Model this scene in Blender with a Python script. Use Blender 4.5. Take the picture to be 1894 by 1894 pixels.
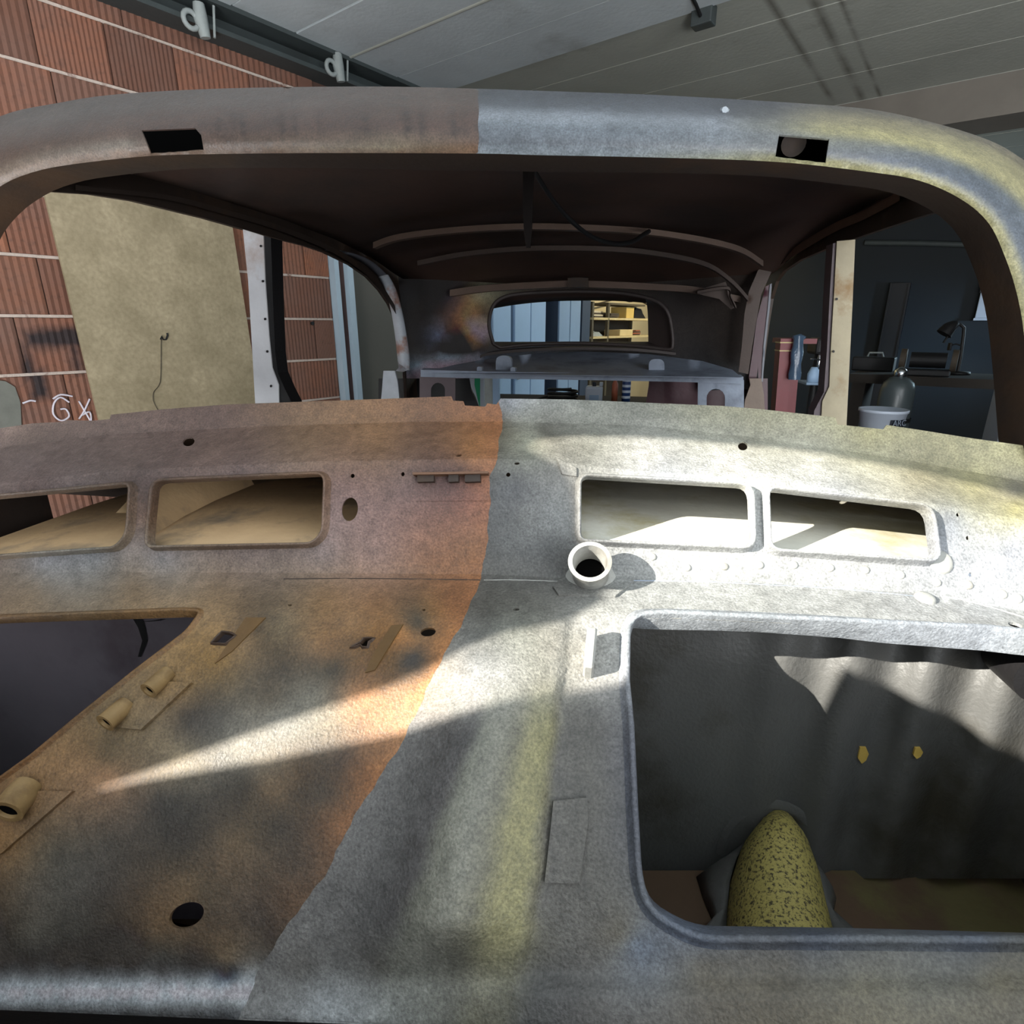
import bpy, math, random
import numpy as np
from mathutils import Vector, Matrix
from mathutils.geometry import delaunay_2d_cdt
random.seed(7); rng = np.random.RandomState(5)
scene = bpy.context.scene
for o in list(bpy.data.objects): bpy.data.objects.remove(o)

# ------------------------------------------------------------------ camera
# world = the car body's own axes: X to its right as seen here, Y towards its tail, Z up
F = 1071.0
PITCH, YAW = math.radians(17.8), math.radians(10)
CAM = np.array([0, 0, 1.4])
fh = np.array([-math.sin(YAW), math.cos(YAW), 0]); RT = np.array([math.cos(YAW), math.sin(YAW), 0]); ZZ = np.array([0, 0, 1.0])
FW = fh*math.cos(PITCH) - ZZ*math.sin(PITCH); UP = fh*math.sin(PITCH) + ZZ*math.cos(PITCH)
cd = bpy.data.cameras.new('camera'); cam = bpy.data.objects.new('camera', cd); scene.collection.objects.link(cam)
cd.sensor_width = 36; cd.lens = 36*F/1894; cd.clip_start = 0.02
M3 = Matrix(((RT[0], UP[0], -FW[0]), (RT[1], UP[1], -FW[1]), (RT[2], UP[2], -FW[2])))
cam.matrix_world = Matrix.Translation(CAM) @ M3.to_4x4()
scene.camera = cam

# ------------------------------------------------------------------ light
W = bpy.data.worlds.new('world'); scene.world = W; W.use_nodes = True
W.node_tree.nodes['Background'].inputs[0].default_value = (0.62, 0.75, 1.0, 1)
W.node_tree.nodes['Background'].inputs[1].default_value = 0.5
SUN = np.array([0.80, 0.62, -0.46]); SUN /= np.linalg.norm(SUN)
sd = bpy.data.lights.new('sun', 'SUN'); sd.energy = 9; sd.angle = 0.005; sd.color = (1, 0.95, 0.86)
so = bpy.data.objects.new('sun', sd); scene.collection.objects.link(so)
so.rotation_euler = Vector(-SUN).to_track_quat('Z', 'Y').to_euler()
# room axes: n runs along the garage, m across it
RA = math.radians(27.2)
N_ = np.array([math.sin(RA), math.cos(RA), 0]); M_ = np.array([math.cos(RA), -math.sin(RA), 0])
def room(v, u, z): return M_*v + N_*u + np.array([0, 0, z])          # v across, u along
def area(name, pos, aim, sx, sy, power, color):
    d = bpy.data.lights.new(name, 'AREA'); d.shape = 'RECTANGLE'; d.size = sx; d.size_y = sy; d.energy = power; d.color = color
    o = bpy.data.objects.new(name, d); scene.collection.objects.link(o); o.location = pos
    o.rotation_euler = Vector(np.array(pos)-np.array(aim)).to_track_quat('Z', 'Y').to_euler(); return o
area('daylight_gate', room(0.0, -1.65, 1.45), room(-0.6, 3, 1.7), 4.6, 2.2, 30, (0.92, 0.96, 1.0))
area('left_wall_fill', room(3.6, -0.8, 1.7), room(-3.1, 1.6, 1.6), 2.4, 2.0, 88, (0.94, 0.97, 1.0))  # unseen fill lamp added to brighten the left wall
area('ceiling_fill', room(0.3, -1.6, .45), room(-0.3, 2.2, 2.8), 4.8, .8, 320, (0.95, 0.98, 1.0))  # fill lamp added low down, aimed up to lift the ceiling
band_lamp = area('back_wall_band_fill', room(2.2, 6.6, 1.5), room(-0.7, 8.5, 1.0), 0.3, 0.2, 2.4, (0.45, 0.72, 1.0)); band_lamp.data.spread = math.radians(36)  # narrow lamp added to make the bluish band on the back wall
area('cabinet_fill', room(1.2, 8.2, 1.9), room(-3.1, 4.8, 1.4), 1.0, 1.2, 9, (0.62, 0.86, 1.0)).data.spread = math.radians(70)  # lamp added to brighten the cabinets behind the car
area('ceiling_tube', room(-1.9, 6.6, 2.6), room(-3.3, 6.6, 1.4), 0.9, 0.1, 20, (1.0, 0.86, 0.58))
vs = scene.view_settings
vs.view_transform = 'Standard'; vs.look = 'None'; vs.exposure = 0.8; vs.gamma = 1.0; vs.use_curve_mapping = False

# ------------------------------------------------------------------ geometry helpers
def ray(x, y): return FW + RT*(x-947)/F + UP*(947-y)/F
def onY(x, y, Y): q = ray(x, y); return CAM + q*(Y/q[1])
def onX(x, y, X): q = ray(x, y); return CAM + q*(X/q[0])
def onZ(x, y, Z): q = ray(x, y); return CAM + q*((Z-1.4)/q[2])
def onplane(x, y, n, d): q = ray(x, y); return CAM + q*((d-CAM.dot(n))/q.dot(n))
def rays(P):
    P = np.asarray(P, float)
    return FW[None] + RT[None]*((P[:, 0]-947)/F)[:, None] + UP[None]*((947-P[:, 1])/F)[:, None]
def lin(c):                                                             # sRGB 0..255 -> linear
    c = np.asarray(c, float)/255.0
    return np.where(c <= 0.04045, c/12.92, ((c+0.055)/1.055)**2.4)
def inpoly(P, poly):
    P = np.asarray(P, float); poly = np.asarray(poly, float)
    x, y = P[:, 0], P[:, 1]; inside = np.zeros(len(P), bool); j = len(poly)-1
    for i in range(len(poly)):
        xi, yi = poly[i]; xj, yj = poly[j]
        if yi != yj:
            c = ((yi > y) != (yj > y)) & (x < (xj-xi)*(y-yi)/(yj-yi)+xi)
            inside ^= c
        j = i
    return inside
def dens(pts, step, closed=True):
    out = []; n = len(pts)
    for i in range(n if closed else n-1):
        a = np.array(pts[i], float); b = np.array(pts[(i+1) % n], float)
        k = max(1, int(round(np.linalg.norm(b-a)/step)))
        for t in range(k): out.append(a+(b-a)*t/k)
    if not closed: out.append(np.array(pts[-1], float))
    return np.array(out)
def rounded(pts, r, n=4):
    """round the corners of a closed polygon; r may be one radius or one per corner"""
    out = []; k = len(pts)
    for i in range(k):
        p = np.array(pts[i], float); a = np.array(pts[i-1], float); b = np.array(pts[(i+1) % k], float)
        rr = r[i] if hasattr(r, '__len__') else r
        if rr <= 0: out.append(p); continue
        da = (a-p)/np.linalg.norm(a-p); db = (b-p)/np.linalg.norm(b-p)
        q0 = p+da*min(rr, .45*np.linalg.norm(a-p)); q1 = p+db*min(rr, .45*np.linalg.norm(b-p))
        for t in np.linspace(0, 1, n+1): out.append((1-t)**2*q0+2*t*(1-t)*p+t*t*q1)
    return [tuple(o) for o in out]
def ell(cx, cy, rx, ry, rot=0, n=20):
    c, s = math.cos(math.radians(rot)), math.sin(math.radians(rot))
    return [(cx+rx*math.cos(t)*c-ry*math.sin(t)*s, cy+rx*math.cos(t)*s+ry*math.sin(t)*c) for t in np.linspace(0, 2*math.pi, n, endpoint=False)]
def spl(pts, n=8):
    """Catmull-Rom through the points"""
    P = [np.array(p, float) for p in pts]; out = []
    for i in range(len(P)-1):
        p0 = P[max(i-1, 0)]; p1 = P[i]; p2 = P[i+1]; p3 = P[min(i+2, len(P)-1)]
        for t in np.linspace(0, 1, n, endpoint=False):
            out.append(.5*((2*p1)+(-p0+p2)*t+(2*p0-5*p1+4*p2-p3)*t*t+(-p0+3*p1-3*p2+p3)*t**3))
    out.append(P[-1]); return np.array(out)

def setprops(o, label=None, cat=None, group=None, kind=None):
    if label: o['label'] = label
    if cat: o['category'] = cat
    if group: o['group'] = group
    if kind: o['kind'] = kind
    return o
ROOTINV = {}
def empty(name, loc, rz=0, **kw):
    o = bpy.data.objects.new(name, None); scene.collection.objects.link(o); o.empty_display_size = .05
    o.location = loc; o.rotation_euler = (0, 0, rz)
    ROOTINV[o.name] = (Matrix.Translation(Vector(loc)) @ Matrix.Rotation(rz, 4, 'Z')).inverted()
    return setprops(o, **kw)
def rootof(o):
    while o.parent: o = o.parent
    return o
def mk(name, V, Fc, mat, parent=None, smooth=False, world=True, colors=None, flat=None, **kw):
    """one mesh object; V in world coordinates unless world=False (then local to the thing)"""
    V = np.asarray(V, float)
    if parent is not None and world:
        Mi = ROOTINV.get(rootof(parent).name)
        if Mi is not None:
            A = np.array(Mi); V = V @ A[:3, :3].T + A[:3, 3]
    me = bpy.data.meshes.new(name); me.from_pydata([tuple(v) for v in V], [], [tuple(int(i) for i in f) for f in Fc])
    if smooth:
        fl = np.ones(len(me.polygons), bool)
        if flat is not None: fl[flat] = False
        me.polygons.foreach_set('use_smooth', fl)
    if colors is not None:
        at = me.color_attributes.new('paint', 'FLOAT_COLOR', 'CORNER')
        at.data.foreach_set('color', np.asarray(colors, np.float32).ravel())
    me.materials.append(mat); me.update()
    o = bpy.data.objects.new(name, me); scene.collection.objects.link(o)
    if parent is not None: o.parent = parent
    return setprops(o, **kw)

class MB:
    def __init__(s): s.v = []; s.f = []; s.flat = []
    def add(s, V, Fc, smooth=True):
        k = len(s.v); s.v += [tuple(v) for v in V]
        for f in Fc:
            if not smooth: s.flat.append(len(s.f))
            s.f.append([i+k for i in f])
        return s
    def box(s, a, b):
        x0, y0, z0 = a; x1, y1, z1 = b
        return s.add([(x0,y0,z0),(x1,y0,z0),(x1,y1,z0),(x0,y1,z0),(x0,y0,z1),(x1,y0,z1),(x1,y1,z1),(x0,y1,z1)],
                     [(0,3,2,1),(4,5,6,7),(0,1,5,4),(1,2,6,5),(2,3,7,6),(3,0,4,7)], False)
    def tube(s, path, r, seg=10, cap=True, hollow=0):
        P = [np.array(p, float) for p in path]; n = len(P); V = []; Fc = []
        ref = None
        rr = r if hasattr(r, '__len__') else [r]*n
        for i, p in enumerate(P):
            t = P[min(i+1, n-1)]-P[max(i-1, 0)]; t = t/(np.linalg.norm(t)+1e-12)
            if ref is None: ref = np.array([0, 0, 1.0]) if abs(t[2]) < .9 else np.array([1.0, 0, 0])
            a = np.cross(t, ref); a /= np.linalg.norm(a)+1e-12; b = np.cross(a, t); ref = b
            for k in range(seg):
                w = 2*math.pi*k/seg; V.append(p+(a*math.cos(w)+b*math.sin(w))*rr[i])
        for i in range(n-1):
            for k in range(seg):
                k2 = (k+1) % seg; Fc.append((i*seg+k, i*seg+k2, (i+1)*seg+k2, (i+1)*seg+k))
        s.add(V, Fc)
        if hollow:                                                      # inner wall + annular ends
            q = [np.array(p, float) for p in path]; rin = [x*hollow for x in rr]
            m2 = MB(); m2.tube(q, rin, seg, False); s.add(m2.v, [f[::-1] for f in m2.f])
            for e in (0, n-1):
                A = V[e*seg:(e+1)*seg]; B = m2.v[e*seg:(e+1)*seg]
                fs = [(k, (k+1) % seg, seg+(k+1) % seg, seg+k) for k in range(seg)]
                s.add(A+[np.array(x) for x in B], fs if e else [f[::-1] for f in fs], False)
        elif cap:
            s.add(V[:seg], [list(range(seg))[::-1]], False); s.add(V[-seg:], [list(range(seg))], False)
        return s
    def lathe(s, prof, c=(0, 0, 0), seg=20):
        V = []; Fc = []
        for r, z in prof:
            for k in range(seg):
                w = 2*math.pi*k/seg; V.append((c[0]+r*math.cos(w), c[1]+r*math.sin(w), c[2]+z))
        for i in range(len(prof)-1):
            for k in range(seg):
                k2 = (k+1) % seg; Fc.append((i*seg+k, i*seg+k2, (i+1)*seg+k2, (i+1)*seg+k))
        return s.add(V, Fc)
    def prism(s, poly, z0, z1, fn=None):
        """polygon in a plane extruded: fn(x, y, h) -> point"""
        n = len(poly); fn = fn or (lambda x, y, h: (x, y, h))
        V = [fn(x, y, z0) for x, y in poly]+[fn(x, y, z1) for x, y in poly]
        s.add(V, [list(range(n))[::-1], list(range(n, 2*n))], False)
        return s.add(V, [(i, (i+1) % n, n+(i+1) % n, n+i) for i in range(n)], False)
    def grid(s, A, smooth=True):
        A = np.asarray(A); a, b = A.shape[:2]
        return s.add(A.reshape(-1, 3), [(i*b+j, i*b+j+1, (i+1)*b+j+1, (i+1)*b+j) for i in range(a-1) for j in range(b-1)], smooth)
    def build(s, name, mat, parent=None, smooth=False, world=False, bevel=0, **kw):
        o = mk(name, s.v, s.f, mat, parent, smooth, world, flat=s.flat if smooth else None, **kw)
        if bevel:
            b = o.modifiers.new('bevel', 'BEVEL'); b.width = bevel; b.segments = 2; b.limit_method = 'ANGLE'
        return o

def tri2d(outline, holes, step, lines=(), jitter=.25):
    """constrained triangulation of a 2D region; returns points, triangles"""
    outline = dens(outline, step); holes = [dens(h, min(step, 8 if step > 2 else step)) for h in holes]
    V = []; E = []
    def ring(R, closed=True):
        k = len(V); V.extend([tuple(p) for p in R])
        for i in range(len(R) if closed else len(R)-1): E.append((k+i, k+(i+1) % len(R)))
    ring(outline)
    for h in holes: ring(h)
    for l in lines: ring(dens(l, step, False), False)
    B = np.array(V); lo = outline.min(0); hi = outline.max(0)
    xs = np.arange(lo[0], hi[0], step); ys = np.arange(lo[1], hi[1], step*.87)
    G = np.array([(x+(step/2 if j % 2 else 0), y) for j, y in enumerate(ys) for x in xs])
    G += rng.uniform(-jitter, jitter, G.shape)*step
    ok = inpoly(G, outline)
    for h in holes: ok &= ~inpoly(G, h)
    G = G[ok]
    if len(G):
        keep = np.ones(len(G), bool)
        for i in range(0, len(B), 200):
            d = ((G[:, None]-B[None, i:i+200])**2).sum(2).min(1); keep &= d > (.5*step)**2
        G = G[keep]
    pts = [Vector(p) for p in V]+[Vector(p) for p in G]
    r = delaunay_2d_cdt(pts, E, [], 0, 1e-7)
    P = np.array([tuple(p) for p in r[0]]); T = np.array([f for f in r[2] if len(f) == 3])
    c = P[T].mean(1); ok = inpoly(c, outline)
    for h in holes: ok &= ~inpoly(c, h)
    return P, T[ok]

def sheet(name, outline, holes, S, step, mat, parent=None, thick=.0025, lines=(), paint=None, kill=None, toward=CAM, **kw):
    """sheet metal: a planar region lifted onto a real surface S(points) and given its thickness"""
    P, T = tri2d(outline, holes, step, lines)
    X = S(P)
    a = np.cross(X[T[:, 1]]-X[T[:, 0]], X[T[:, 2]]-X[T[:, 0]])
    s = np.sign(((toward-X[T].mean(1))*a).sum())
    if s < 0: T = T[:, ::-1]; a = -a
    VN = np.zeros_like(X)
    for k in range(3): np.add.at(VN, T[:, k], a)
    VN /= np.linalg.norm(VN, axis=1)[:, None]+1e-15
    n = len(X); Bk = X-VN*thick
    from collections import Counter
    ed = Counter(); dirn = []
    for t in T:
        for i in range(3):
            e = (int(t[i]), int(t[(i+1) % 3])); ed[(min(e), max(e))] += 1; dirn.append(e)
    rim = [e for e in dirn if ed[(min(e), max(e))] == 1]
    V = list(X)+list(Bk); Fc = [tuple(t) for t in T]+[(t[2]+n, t[1]+n, t[0]+n) for t in T]
    cols = None
    if paint is not None:
        cen = P[T].mean(1); cc = paint(P, T, cen)                         # (T,3,3)
        cols = [cc.reshape(-1, 3), cc[:, ::-1].reshape(-1, 3)]
    flat = []; rc = []
    for a_, b_ in rim:
        k = len(V); V += [X[b_], X[a_], Bk[a_], Bk[b_]]; flat.append(len(Fc)); Fc.append((k, k+1, k+2, k+3))
        if paint is not None: rc += [P[b_], P[a_], P[a_], P[b_]]
    if paint is not None:
        if rc:
            rc = np.array(rc); t4 = np.arange(len(rc)).reshape(-1, 4)
            cols.append(paint(rc, t4, rc[t4].mean(1)).reshape(-1, 3))
        c = np.concatenate(cols); cols = np.concatenate([c, np.ones((len(c), 1))], 1)
    return mk(name, V, Fc, mat, parent, True, True, colors=cols, flat=flat, **kw)

def normal_at(S, p):
    p = np.asarray(p, float).reshape(1, 2)
    a = S(p+[[1, 0]])-S(p-[[1, 0]]); b = S(p+[[0, 1]])-S(p-[[0, 1]])
    n = np.cross(a, b)[0]; n /= np.linalg.norm(n)
    X = S(p)[0]
    return X, (n if n.dot(CAM-X) > 0 else -n)

def lip(name, ring, S, h, w, mat, parent, colors=None, inner=.004, **kw):
    """a pressed lip standing h proud around an opening"""
    R = dens(ring, 7); n = len(R)
    X = S(R); NN = np.array([normal_at(S, r)[1] for r in R])
    T = np.roll(X, -1, 0)-np.roll(X, 1, 0); T /= np.linalg.norm(T, axis=1)[:, None]
    O = np.cross(T, NN); c = X.mean(0)
    if ((X-c)*O).sum() < 0: O = -O
    prof = [(w*2.0, .0002), (w*1.3, h*.35), (w, h*.85), (w*.7, h), (w*.15, h*.95), (-.0003, h*.6), (-.0003, -inner)]
    A = np.array([X+O*o+NN*z for o, z in prof]); A = np.concatenate([A, A[:, :1]], 1)
    m = MB().grid(A[:, ::1]); cols = None
    if colors is not None:
        cR = colors(R); cR = np.concatenate([cR, cR[:1]]); k = len(prof)
        cols = np.ones((len(m.f)*4, 4)); 
        for i, f in enumerate(m.f):
            for j, q in enumerate(f): cols[i*4+j, :3] = cR[q % (n+1)]
    return mk(name, m.v, m.f, mat, parent, True, True, colors=cols, **kw)

# ------------------------------------------------------------------ materials
def nodes(name):
    m = bpy.data.materials.new(name); m.use_nodes = True; nt = m.node_tree; b = nt.nodes['Principled BSDF']
    return m, nt, b
def N(nt, typ, **kw):
    n = nt.nodes.new(typ)
    for k, v in kw.items():
        if k.startswith('i_'): n.inputs[k[2:].replace('_', ' ')].default_value = v
        else: setattr(n, k, v)
    return n
def mix(nt, fac, a, b, mode='MIX'):
    n = nt.nodes.new('ShaderNodeMix'); n.data_type = 'RGBA'; n.blend_type = mode
    for sock, val in ((n.inputs[0], fac), (n.inputs[6], a), (n.inputs[7], b)):
        if hasattr(val, 'is_output'): nt.links.new(val, sock)
        else: sock.default_value = val if not hasattr(val, '__len__') or len(val) == 4 else (*val, 1)
    return n.outputs[2]
def ramp(nt, src, p0, p1, a=0., b=1.):
    n = nt.nodes.new('ShaderNodeMapRange'); n.inputs[1].default_value = p0; n.inputs[2].default_value = p1; n.inputs[3].default_value = a; n.inputs[4].default_value = b
    nt.links.new(src, n.inputs[0]); return n.outputs[0]
def L(c): return tuple(lin(c))+(1,)
def surf(name, col, rough=.6, metal=0., var=.25, scale=12, bump=.1, bscale=None, col2=None, c2=(.5, .65), spec=.4, detail=6):
    """a plain painted/weathered surface: base colour, blotches, fine relief"""
    m, nt, b = nodes(name); co = N(nt, 'ShaderNodeTexCoord')
    n1 = N(nt, 'ShaderNodeTexNoise', i_Scale=scale, i_Detail=detail, i_Roughness=.6); nt.links.new(co.outputs['Object'], n1.inputs['Vector'])
    base = lin(col)
    c = mix(nt, n1.outputs[0], tuple(base*(1-var))+(1,), tuple(np.minimum(base*(1+var), 1))+(1,))
    if col2 is not None:
        n2 = N(nt, 'ShaderNodeTexNoise', i_Scale=scale*.4, i_Detail=8, i_Roughness=.65); nt.links.new(co.outputs['Object'], n2.inputs['Vector'])
        c = mix(nt, ramp(nt, n2.outputs[0], *c2), c, L(col2))
    nt.links.new(c, b.inputs['Base Color'])
    b.inputs['Roughness'].default_value = rough; b.inputs['Metallic'].default_value = metal; b.inputs['Specular IOR Level'].default_value = spec
    if bump:
        n3 = N(nt, 'ShaderNodeTexNoise', i_Scale=bscale or scale*6, i_Detail=5); nt.links.new(co.outputs['Object'], n3.inputs['Vector'])
        bp = N(nt, 'ShaderNodeBump', i_Strength=bump, i_Distance=.01); nt.links.new(n3.outputs[0], bp.inputs['Height']); nt.links.new(bp.outputs[0], b.inputs['Normal'])
    return m
def paintmat(name, rough=.55, spec=.45, bump=.25):
    """bare and primed car metal: the paint zones come from the sheet, speckle, overspray grain and dents from noise"""
    m, nt, b = nodes(name); co = N(nt, 'ShaderNodeTexCoord'); at = N(nt, 'ShaderNodeVertexColor'); at.layer_name = 'paint'
    def noise(s, d=6, r=.6, dist=0):
        n = N(nt, 'ShaderNodeTexNoise', i_Scale=s, i_Detail=d, i_Roughness=r, i_Distortion=dist); nt.links.new(co.outputs['Object'], n.inputs['Vector']); return n.outputs[0]
    big = noise(9, 5); fine = noise(70, 6, .7); grit = noise(420, 3, .6)
    k1 = ramp(nt, big, .3, .7, .82, 1.18); k2 = ramp(nt, fine, .3, .7, .72, 1.28); k3 = ramp(nt, grit, .32, .68, .70, 1.30)
    mu = N(nt, 'ShaderNodeMath', operation='MULTIPLY'); nt.links.new(k1, mu.inputs[0]); nt.links.new(k2, mu.inputs[1])
    mu2 = N(nt, 'ShaderNodeMath', operation='MULTIPLY'); nt.links.new(mu.outputs[0], mu2.inputs[0]); nt.links.new(k3, mu2.inputs[1])
    sc = N(nt, 'ShaderNodeVectorMath', operation='SCALE'); nt.links.new(at.outputs[0], sc.inputs[0]); nt.links.new(mu2.outputs[0], sc.inputs['Scale'])
    dk = ramp(nt, noise(160, 4, .75, .6), .62, .74); c = mix(nt, dk, sc.outputs[0], (.03, .027, .024, 1))
    dkf = N(nt, 'ShaderNodeMath', operation='MULTIPLY'); nt.links.new(dk, dkf.inputs[0]); dkf.inputs[1].default_value = .55
    c = mix(nt, dkf.outputs[0], sc.outputs[0], (.03, .027, .024, 1))
    nt.links.new(c, b.inputs['Base Color'])
    b.inputs['Specular IOR Level'].default_value = spec
    nt.links.new(ramp(nt, fine, .3, .7, rough-.08, rough+.12), b.inputs['Roughness'])
    vo = N(nt, 'ShaderNodeTexVoronoi', i_Scale=330); nt.links.new(co.outputs['Object'], vo.inputs['Vector'])
    ad = N(nt, 'ShaderNodeMath', operation='MULTIPLY_ADD'); nt.links.new(vo.outputs['Distance'], ad.inputs[0]); ad.inputs[1].default_value = .3; nt.links.new(noise(300, 4), ad.inputs[2])
    b1 = N(nt, 'ShaderNodeBump', i_Strength=bump, i_Distance=.003); nt.links.new(ad.outputs[0], b1.inputs['Height'])
    b2 = N(nt, 'ShaderNodeBump', i_Strength=.16, i_Distance=.01); nt.links.new(noise(16, 3), b2.inputs['Height']); nt.links.new(b1.outputs[0], b2.inputs['Normal'])
    nt.links.new(b2.outputs[0], b.inputs['Normal'])
    return m
M = {}
M['paint'] = paintmat('primed_metal', bump=.34)
M['paint_header'] = paintmat('primed_header_metal', .45, .5, .2)
M['rust'] = surf('rust_brown_primer', (104, 76, 58), .65, col2=(70, 56, 46), scale=20)
M['rust_dark'] = surf('dark_brown_metal', (52, 42, 36), .6, col2=(70, 52, 38), scale=9)
M['roof_in'] = surf('bare_roof_inside', (68, 50, 42), .6, col2=(50, 39, 34), scale=5, var=.3)
M['ochre'] = surf('ochre_shadow_tone', (92, 68, 36), .6, scale=40)  # brown ochre tone of shadows, painted on as thin strips
M['greymetal'] = surf('grey_primer', (150, 150, 145), .5, scale=30, col2=(120, 116, 108))
M['bluegrey'] = surf('blue_grey_primer', (138, 148, 164), .5, scale=16, col2=(108, 116, 130))
M['whiteprimer'] = surf('pale_primer', (205, 205, 208), .45, scale=10, col2=(160, 135, 120), c2=(.55, .7))
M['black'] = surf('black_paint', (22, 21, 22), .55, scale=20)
M['void'] = surf('painted_shade_black', (5, 5, 5), .9, spec=.05, bump=0)  # near-black colour stands in for shade inside hollows
M['rubber'] = surf('black_rubber', (16, 16, 17), .6, scale=40, bump=.05)
M['maroon'] = surf('maroon_paint', (66, 28, 40), .45, scale=8, col2=(60, 34, 40))
M['cream'] = surf('yellowed_primer', (166, 154, 126), .5, scale=12, col2=(138, 108, 66), c2=(.5, .62))
M['yellow'] = surf('yellow_overspray', (160, 148, 84), .6, scale=650, col2=(64, 58, 40), c2=(.5, .6), bump=.3, bscale=260)
M['wellmetal'] = surf('dark_speckled_metal', (84, 84, 82), .5, scale=8, col2=(56, 53, 44), bump=.15, bscale=200)
M['wellblue'] = surf('dark_blue_grey_metal', (104, 98, 104), .5, scale=7, col2=(80, 70, 76), bump=.1)
M['plenum_rust'] = surf('brown_duct_metal', (186, 156, 118), .55, scale=14, col2=(110, 100, 88))
M['plenum_grey'] = surf('grey_duct_metal', (190, 188, 176), .5, scale=14, col2=(160, 152, 120))

SAT = .66; ALB = .5
def idw(samples, smooth=12.0, SAT=SAT):
    """smooth colour field through scattered samples (linear radial basis)"""
    P = np.array([s[:2] for s in samples], float); Cc = np.array([s[2] for s in samples], float); n = len(P)
    g = Cc.mean(1, keepdims=True); Cc = g+SAT*(Cc-g)
    K = -np.sqrt(((P[:, None]-P[None])**2).sum(2)+smooth**2); K[np.arange(n), np.arange(n)] -= 6.0
    A = np.zeros((n+1, n+1)); A[:n, :n] = K; A[:n, n] = 1; A[n, :n] = 1
    w = np.linalg.solve(A, np.concatenate([Cc, np.zeros((1, 3))]))
    lo = Cc.min(0); hi = Cc.max(0)
    def f(Q):
        Q = np.asarray(Q, float); out = np.zeros((len(Q), 3))
        for i in range(0, len(Q), 4000):
            q = Q[i:i+4000]; out[i:i+4000] = -np.sqrt(((q[:, None]-P[None])**2).sum(2)+smooth**2) @ w[:n]+w[n]
        return ALB*lin(np.clip(out, lo, hi))
    return f
def twoside(fl, fr, side):
    """paint in two halves that meet along a seam; side(points) > 0 is the right half"""
    def paint(P, T, cen):
        s = side(cen) > 0; k = T.shape[1]
        a = fl(P)[T]; b = fr(P)[T]
        return np.where(s[:, None, None], b, a)
    return paint
# ================================================================== the garage shell
def lw(x, y, v=-3.13):                                                  # pixel -> (u, z) on the left wall
    P = onplane(x, y, M_, v); return P.dot(N_), P[2]
# ------------------------------------------------------------------ garage (built before the car)
M['concrete'] = surf('grey_green_concrete', (164, 165, 156), .8, scale=3, var=.18, bump=.15, bscale=40, col2=(110, 108, 98), c2=(.6, .75))
M['concrete_b'] = surf('blue_grey_concrete', (192, 199, 202), .8, scale=3, var=.18, bump=.15, bscale=40, col2=(150, 152, 150), c2=(.55, .75))
M['beam'] = surf('brown_grey_concrete', (112, 106, 98), .85, scale=4, bump=.15)
M['mortar'] = surf('pale_mortar', (196, 180, 168), .9, scale=30, bump=.3, col2=(120, 84, 70), c2=(.56, .66))
M['plaster'] = surf('cream_plaster', (206, 194, 160), .85, scale=4, var=.1)
M['darkwall'] = surf('dim_wall_paint', (31, 36, 40), .8, scale=2, var=.15)
M['floor'] = surf('dark_concrete_floor', (48, 46, 44), .7, scale=3)
M['frontwall'] = surf('front_wall_plaster', (90, 90, 88), .9, scale=3)
M['railmetal'] = surf('dark_painted_steel', (62, 68, 68), .6, scale=8)
M['galv'] = surf('dull_galvanised', (150, 156, 154), .55, scale=20)
M['whitepaint'] = surf('blue_white_paint', (176, 194, 206), .5, scale=6, var=.1)
M['brownpaint'] = surf('brown_painted_wood', (84, 62, 58), .6, scale=8)
M['olive'] = surf('olive_grey_door', (92, 88, 80), .6, scale=2, var=.12)
M['cab1'] = surf('pale_blue_steel', (158, 186, 216), .5, scale=3, var=.1)
M['cab2'] = surf('grey_blue_steel', (132, 156, 182), .5, scale=3, var=.1)
M['cab3'] = surf('shaded_blue_steel', (52, 62, 78), .5, scale=3, var=.1)
M['shelfwood'] = surf('pale_shelf_board', (196, 178, 132), .7, scale=6)
M['shelfpost'] = surf('dark_shelf_post', (84, 76, 58), .6)
M['card'] = surf('cardboard', (196, 168, 96), .8, scale=8)
M['paper'] = surf('old_paper', (196, 184, 160), .8, scale=8)
M['grime'] = surf('grimy_parts', (70, 61, 50), .7, scale=10)
M['red'] = surf('red_machine_paint', (104, 24, 32), .45, scale=6)
M['bluepl'] = surf('blue_plastic_film', (62, 80, 100), .25, scale=14, bump=.3, spec=.6)
M['whitepl'] = surf('white_plastic', (170, 178, 190), .4, scale=6, var=.08)
M['green'] = surf('green_stripe', (40, 140, 100), .5)
M['orange'] = surf('rust_orange', (150, 82, 58), .5)
M['label'] = surf('dark_label', (24, 28, 38), .5)
M['labeltext'] = surf('grey_label_print', (120, 128, 140), .5)
M['cylinder'] = surf('dark_grey_cylinder', (70, 78, 80), .35, scale=6, var=.1, spec=.6)
M['wood'] = surf('bench_wood', (40, 34, 28), .8, scale=8)
M['chrome'] = surf('chrome', (200, 204, 208), .2, metal=1, bump=0)
M['chalk'] = surf('white_chalk', (214, 206, 214), .9)
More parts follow.
